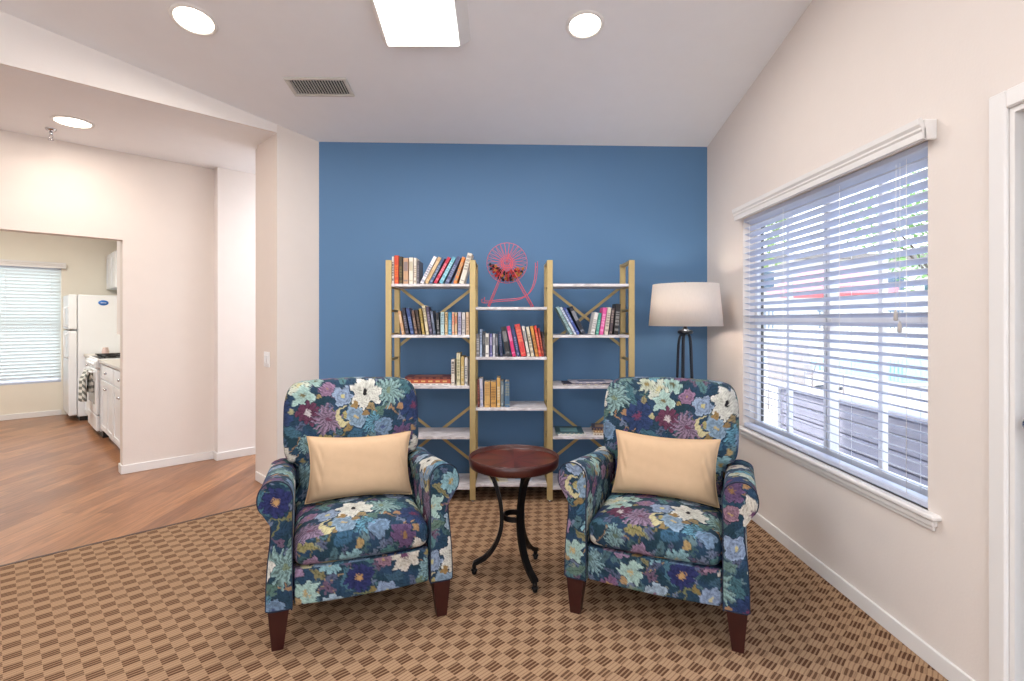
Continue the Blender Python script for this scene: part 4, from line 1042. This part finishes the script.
def stripe_mat():
    m=bpy.data.materials.new('striped_towel'); m.use_nodes=True; N=m.node_tree.nodes; L=m.node_tree.links; b=N['Principled BSDF']; b.inputs['Roughness'].default_value=.9
    tc=N.new('ShaderNodeTexCoord'); wv=N.new('ShaderNodeTexWave'); wv.bands_direction='DIAGONAL'; wv.inputs['Scale'].default_value=9; L.new(tc.outputs['Object'],wv.inputs['Vector'])
    cr=N.new('ShaderNodeValToRGB'); cr.color_ramp.elements[0].color=(*lin((120,126,120)),1); cr.color_ramp.elements[1].color=(*lin((228,228,222)),1); cr.color_ramp.elements[0].position=.35; cr.color_ramp.elements[1].position=.6
    L.new(wv.outputs['Fac'],cr.inputs[0]); L.new(cr.outputs[0],b.inputs['Base Color']); return m
x,y=D2W(.86,7.42+.36); o=mb.build('dish_towel',stripe_mat()); o.location=(x,y,0); o.rotation_euler=(0,0,D45); tag(o,'grey and white striped dish towel hanging on the oven handle','towel')
# base cabinets
def base_cab(b0,b1,label):
    w=b1-b0; t=kthing('base_cabinet',label,'cabinet',.87,b0,0,None)
    mb=MB(); mb.box(.02,.595,.002,w-.002,.1,.86); mb.box(.07,.595,.002,w-.002,0,.1); part('body',mb,M_WHITE,t)
    mb=MB(); mb.box(.0,.02,.01,w-.01,.69,.85,bev=.004); d=part('drawer',mb,M_WHITE,t)
    mb=MB(); mb.sphere((-.014,w/2,.77),.014,6); part('knob',mb,M_CHROME,d)
    nd=1 if w<.5 else 2
    for i in range(nd):
        y0=.01+(w-.02)/nd*i+.002; y1=.01+(w-.02)/nd*(i+1)-.002
        mb=MB(); mb.box(.004,.02,y0,y1,.12,.675)
        for q in ((y0,y0+.05,.12,.675),(y1-.05,y1,.12,.675),(y0+.05,y1-.05,.12,.17),(y0+.05,y1-.05,.625,.675)): mb.box(-.004,.004,*q)
        d=part('door',mb,M_WHITE,t); mb=MB(); mb.sphere((-.018,y1-.03 if i==0 else y0+.03,.6),.013,6); part('knob',mb,M_CHROME,d)
base_cab(6.58,7.41,'white kitchen base cabinet directly beside the stove, nearer the hall')
base_cab(5.71,6.57,'white kitchen base cabinet just inside the kitchen opening')
base_cab(8.19,8.88,'white kitchen base cabinet between stove and refrigerator')
M_CTR=mat('pale_countertop',(206,200,190),.35,scale=60,var=.1)
for b0,b1,lab in ((5.71,7.41,'pale kitchen countertop running from the opening to the stove'),(8.19,8.88,'short pale countertop between stove and refrigerator')):
    mb=MB(); mb.box(-.015,.595,0,b1-b0,0,.035,bev=.006); x,y=D2W(.87,b0); o=mb.build('countertop',M_CTR); o.location=(x,y,.862); o.rotation_euler=(0,0,D45); tag(o,lab,'countertop')
# upper cabinets
def upper(b0,b1,z0,z1,label,a=1.20):
    w=b1-b0; t=kthing('wall_cabinet',label,'cabinet',a,b0,z0); h=z1-z0; D=1.468-a
    mb=MB(); mb.box(.018,D,0,w,0,h); mb.box(.0,D,-.004,w+.004,h,h+.025,bev=.006); part('body',mb,M_WHITE,t)
    for i in range(2):
        y0=.003+(w/2)*i; y1=y0+w/2-.006; mb=MB(); mb.box(.002,.018,y0,y1,.005,h-.005)
        for q in ((y0,y0+.045,.005,h-.005),(y1-.045,y1,.005,h-.005),(y0+.045,y1-.045,.005,.05),(y0+.045,y1-.045,h-.05,h-.005)): mb.box(-.005,.002,*q)
        part('door',mb,M_WHITE,t)
upper(8.90,9.66,1.80,2.29,'white wall cabinet above the refrigerator')
mb=MB(); mb.lathe([(.02,0),(.035,.01),(.04,.05),(.03,.09),(.032,.1)],n=20); x,y=D2W(1.02,8.32); o=mb.build('cup',mat('pink_ceramic',(214,190,184),.4)); o.location=(x,y,.8975); tag(o,'small pale pink cup on the counter beside the refrigerator','cup')
# kitchen window
mb=MB(); k0,k1,k2,k3=kw
for q in ((k0,k0+.04,k2,k3),(k1-.04,k1,k2,k3),(k0+.04,k1-.04,k2,k2+.04),(k0+.04,k1-.04,k3-.04,k3),(k0+.04,k1-.04,1.29,1.33)): mb.box(q[0],q[1],KB+.07,KB+.11,q[2],q[3])
kwin=struct('window_2',mb,M_TRIM,D45)
mb=MB(); mb.box(k0+.04,k1-.04,KB+.085,KB+.09,k2+.04,1.29); part('pane',mb,M_GLASS,kwin)
mb=MB(); mb.box(k0+.04,k1-.04,KB+.085,KB+.09,1.33,k3-.04); part('pane',mb,M_GLASS,kwin)
x,y=D2W(k0,KB); blind('white slatted blind on the kitchen window left of the refrigerator',(x,y,k2),D45,k1-k0,k3-k2,.03,34,math.radians(58),None,shade_mat('kitchen_slats',(240,246,246),.25))
x,y=D2W(k0,KB)

# ------------------------------------------------------------------ outside
mb=MB(); mb.box(XR+.14,60,-30,60,-.3,-.06); mb.box(-60,XR+.14,YB+6,60,-.3,-.08); mb.box(-60,XR+.14,-40,YN-.12,-.3,-.06)
struct('ground',mb,mat('pale_concrete',(206,198,188),.8,var=.06,scale=2))
# pool
pl=thing('swimming_pool','turquoise swimming pool beyond the patio, seen through the blind','pool',(10,14,-.06))
mb=MB(); mb.box(-1.8,6,-3.2,4.6,.001,.05,bev=.02); part('coping',mb,mat('pool_coping',(226,220,212),.7),pl)
mb=MB(); mb.box(-1.5,5.7,-2.9,4.3,.05,.056); part('water',mb,mat('pool_water',(70,178,214),.1,var=.15,scale=2),pl)
# low grey boarded garden wall
gw=thing('garden_wall','low grey boarded garden wall just outside the window','garden wall',(2.72,0,-.06))
mb=MB(); 
for i in range(6): mb.box(0,.06,1.2,5.2,.02+i*.118,.128+i*.118,bev=.006)
part('boards',mb,mat('grey_boards',(140,138,152),.7,var=.2,scale=6),gw)
mb=MB(); mb.box(-.04,.12,1.15,5.28,.735,.775,bev=.008); part('cap',mb,mat('grey_cap',(176,172,184),.6),gw)
for yy in (1.2,3.2,5.14): mb=MB(); mb.box(-.03,.09,yy,yy+.09,0,.735); part('post',mb,M_TRIM,gw)
# white picket fence
fn=thing('picket_fence','white picket fence beyond the pool','fence',(8,21,-.06))
mb=MB()
for i in range(100):
    mb.box(i*.16-1,i*.16-.91,0,.02,.1,1.75)
part('pickets',mb,M_TRIM,fn)
mb=MB(); mb.box(-1,15,.02,.06,.35,.45); mb.box(-1,15,.02,.06,1.45,1.55); part('rail',mb,M_TRIM,fn)
# patio umbrellas
def umbrella(x,y,r,zr,rgb,label):
    t=thing('patio_umbrella',label,'umbrella',(x,y,-.06)); n=8
    mb=MB(); V=[(0,0,zr+.55)]
    for i in range(n):
        a=2*PI*i/n+.2; V.append((r*.55*math.cos(a),r*.55*math.sin(a),zr+.30))
    for i in range(n):
        a=2*PI*i/n+.2; V.append((r*math.cos(a),r*math.sin(a),zr))
    for i in range(n):
        a=2*PI*i/n+.2; V.append((r*math.cos(a),r*math.sin(a),zr-.14))
    F=[(0,1+i,1+(i+1)%n) for i in range(n)]+[(1+i,9+i,9+(i+1)%n,1+(i+1)%n) for i in range(n)]+[(9+i,17+i,17+(i+1)%n,9+(i+1)%n) for i in range(n)]
    mb.add(V,F); part('canopy',mb,mat('canopy_%d'%rgb[0],rgb,.7),t)
    mb=MB(); mb.tube([(0,0,.05),(0,0,zr+.54)],.022,10); part('pole',mb,M_TRIM,t)
    mb=MB(); mb.lathe([(.25,0),(.25,.04),(.05,.08),(.04,.2)],n=20); part('base',mb,M_STEEL,t)
umbrella(6.6,10.6,1.15,2.05,(238,146,152),'red patio umbrella on the patio, seen through the blind')
umbrella(9.3,9.6,1.2,2.15,(48,84,92),'dark teal patio umbrella farther away near the pool')
# patio chairs
def patio_chair(x,y,rz,label):
    t=thing('patio_chair',label,'chair',(x,y,-.06),rz,None); m=mat('patio_frame',(176,166,162),.5)
    for sx in (-.25,.25):
        mb=MB(); mb.tube([(sx,-.25,0),(sx,-.25,.62),(sx,.2,.62),(sx,.26,.4),(sx,.28,0)],.013,8); part('leg_frame',mb,m,t)
    mb=MB(); mb.box(-.25,.25,-.24,.26,.40,.425,bev=.008); part('seat',mb,m,t)
    mb=MB(); mb.bar([(0,.27,.42),(0,.36,.98)],.5,.02,(1,0,0)); part('backrest',mb,m,t)
patio_chair(5.6,9.2,.6,'grey patio chair nearest the red umbrella')
patio_chair(4.5,8.2,2.4,'grey patio chair nearer the window than the red umbrella')

# trees
def tree(x,y,h,r,rgb,label,n=4200,seed=1):
    t=thing('tree',label,'tree',(x,y,-.06)); rg=random.Random(seed)
    mb=MB(); mb.tube([(0,0,0),(.05,.02,h*.3),(-.05,.05,h*.6),(.0,0,h*.85)],[.16,.12,.09,.03],10)
    for i in range(6):
        a=i*1.05; mb.tube([(0,0,h*.35+i*.12),(r*.35*math.cos(a),r*.35*math.sin(a),h*.55+i*.1),(r*.7*math.cos(a),r*.7*math.sin(a),h*.7+i*.08)],[.06,.04,.015],6)
    part('trunk',mb,mat('bark',(108,90,76),.9,var=.3),t)
    blobs=[(rg.uniform(-.6,.6)*r,rg.uniform(-.6,.6)*r,h*rg.uniform(.5,.95),r*rg.uniform(.35,.6)) for _ in range(11)]
    V=[];F=[]
    for i in range(n):
        bx,by,bz,brr=blobs[i%11]; d=Vector((rg.gauss(0,1),rg.gauss(0,1),rg.gauss(0,1))).normalized()*brr*rg.uniform(.5,1)
        c=Vector((bx,by,bz))+d; u=Vector((rg.gauss(0,1),rg.gauss(0,1),rg.gauss(0,1))).normalized(); w=u.orthogonal().normalized(); s_=rg.uniform(.05,.11)*(.6+r*.25)
        b0=len(V); V+=[c-u*s_,c+w*s_*.5,c+u*s_,c-w*s_*.5]; F.append((b0,b0+1,b0+2,b0+3))
    mb=MB(); mb.add(V,F); part('foliage',mb,mat('leaves_%d'%rgb[0],rgb,.6,var=.35,scale=1.5),t)
tree(6.2,14.6,7.0,2.5,(150,178,96),'leafy light green tree behind the patio, left of the others',seed=2)
tree(16.2,19.4,7.2,3.0,(120,156,84),'leafy green tree beside the pool fence',seed=5)
tree(22,18,5.6,2.6,(134,160,92),'leafy olive green tree at the far right beyond the pool',seed=9)
# neighbouring building
nb=thing('building','pale two-storey building far behind the patio','building',(13,27,-.06))
mb=MB(); mb.box(-12,14,0,6,0,4.6); part('wall',mb,mat('stucco',(220,214,206),.9,var=.05),nb)
mb=MB(); mb.prism([(-12.4,-.4),(14.4,-.4),(14.4,6.4),(-12.4,6.4)],4.6,4.85); part('roof',mb,mat('roof_grey',(150,140,134),.8),nb)
for i in range(7):
    for z0 in (.9,2.9):
        mb=MB(); x0=-10.5+i*3.4; mb.box(x0,x0+1.3,-.04,0,z0,z0+1.1); wd=part('window',mb,M_TRIM,nb); mb=MB(); mb.box(x0+.08,x0+1.22,-.06,-.04,z0+.08,z0+1.02); part('pane',mb,mat('far_glass',(90,110,130),.2),wd)

# ------------------------------------------------------------------ light
w=bpy.data.worlds.new('world'); scene.world=w; w.use_nodes=True; N=w.node_tree.nodes; L=w.node_tree.links
bgn=N['Background']; tc=N.new('ShaderNodeTexCoord'); sp=N.new('ShaderNodeSeparateXYZ'); L.new(tc.outputs['Generated'],sp.inputs[0])
cr=N.new('ShaderNodeValToRGB'); cr.color_ramp.elements[0].position=.0; cr.color_ramp.elements[0].color=(.93,.96,1,1); cr.color_ramp.elements[1].position=.8; cr.color_ramp.elements[1].color=(.55,.73,1,1)
L.new(sp.outputs['Z'],cr.inputs[0]); L.new(cr.outputs[0],bgn.inputs[0]); bgn.inputs[1].default_value=3.8
def light(kind,name,loc,energy,color=(1,1,1),size=.2,rot=(0,0,0),sizey=None,shape='DISK'):
    l=bpy.data.lights.new(name,kind); l.energy=energy; l.color=color
    if kind=='AREA':
        l.shape=shape; l.size=size
        if sizey: l.size_y=sizey
    if kind=='POINT': l.shadow_soft_size=size
    if kind=='SUN': l.angle=math.radians(2)
    o=bpy.data.objects.new(name,l); o.location=loc; o.rotation_euler=rot; link(o); return o
WARM=(1,.93,.86); NEU=(.98,.98,1)
light('SUN','sun',(0,0,10),5.0,(1,.96,.90),rot=tuple(Vector((.60,-.14,-.78)).to_track_quat('-Z','Y').to_euler()))
for nm,(px_,py_) in (('a',(194,20)),('b',(585,25))):
    p=on_ceiling(px_,py_); light('AREA','downlight_and_fill',(p[0],p[1]-.01,p[2]-.03),11,WARM,.19,(-slope_rot,0,0))
light('AREA','downlight_and_fill',(-3.227,3.82,2.795),9,(1,.88,.78),.2)
light('AREA','panel_lamp',(pc[0]-.02,pc[1]-.6,cz(pc[0],pc[1]-.6)-.09),22,NEU,.42,(-slope_rot,0,0),1.1,'RECTANGLE')
for x,y in ((-2.6,.6),(.4,.6),(-2.6,-1.2),(.4,-1.2)):
    light('AREA','downlight_and_fill',(x,y,cz(x,y)-.04),13,NEU,.2)  # fill lights added out of view, no recessed fixtures behind them
light('POINT','lamp_bulb_light',(LX,LY,zb+.12),48,(1,.90,.80),.035)
x,y=D2W(-.3,7.6); light('AREA','kitchen_fill',(x,y,2.80),72,(1,.97,.90),.6)  # unseen fill added to brighten the kitchen, without a fixture
x,y=D2W(3.0,4.9); light('AREA','hall_fill',(x,y,2.80),40,(.84,.91,1),.3)  # bluish fill added to stand for daylight on the hall side wall
x,y=D2W(-1.5,4.8); light('AREA','hall_fill',(x,y,2.80),14,WARM,.2)  # unseen warm hall fill, no fixture modelled

for x,y in ((-2.4,-.9),(.2,-.9)): light('POINT','room_fill',(x,y,cz(x,y)-.75),36,(.97,.98,1),.16)  # point fills added behind the camera to even out brightness, no globes there
scene.view_settings.view_transform='Standard'; scene.view_settings.look='None'; scene.view_settings.gamma=1
scene.view_settings.use_curve_mapping=False; scene.view_settings.exposure=0.0
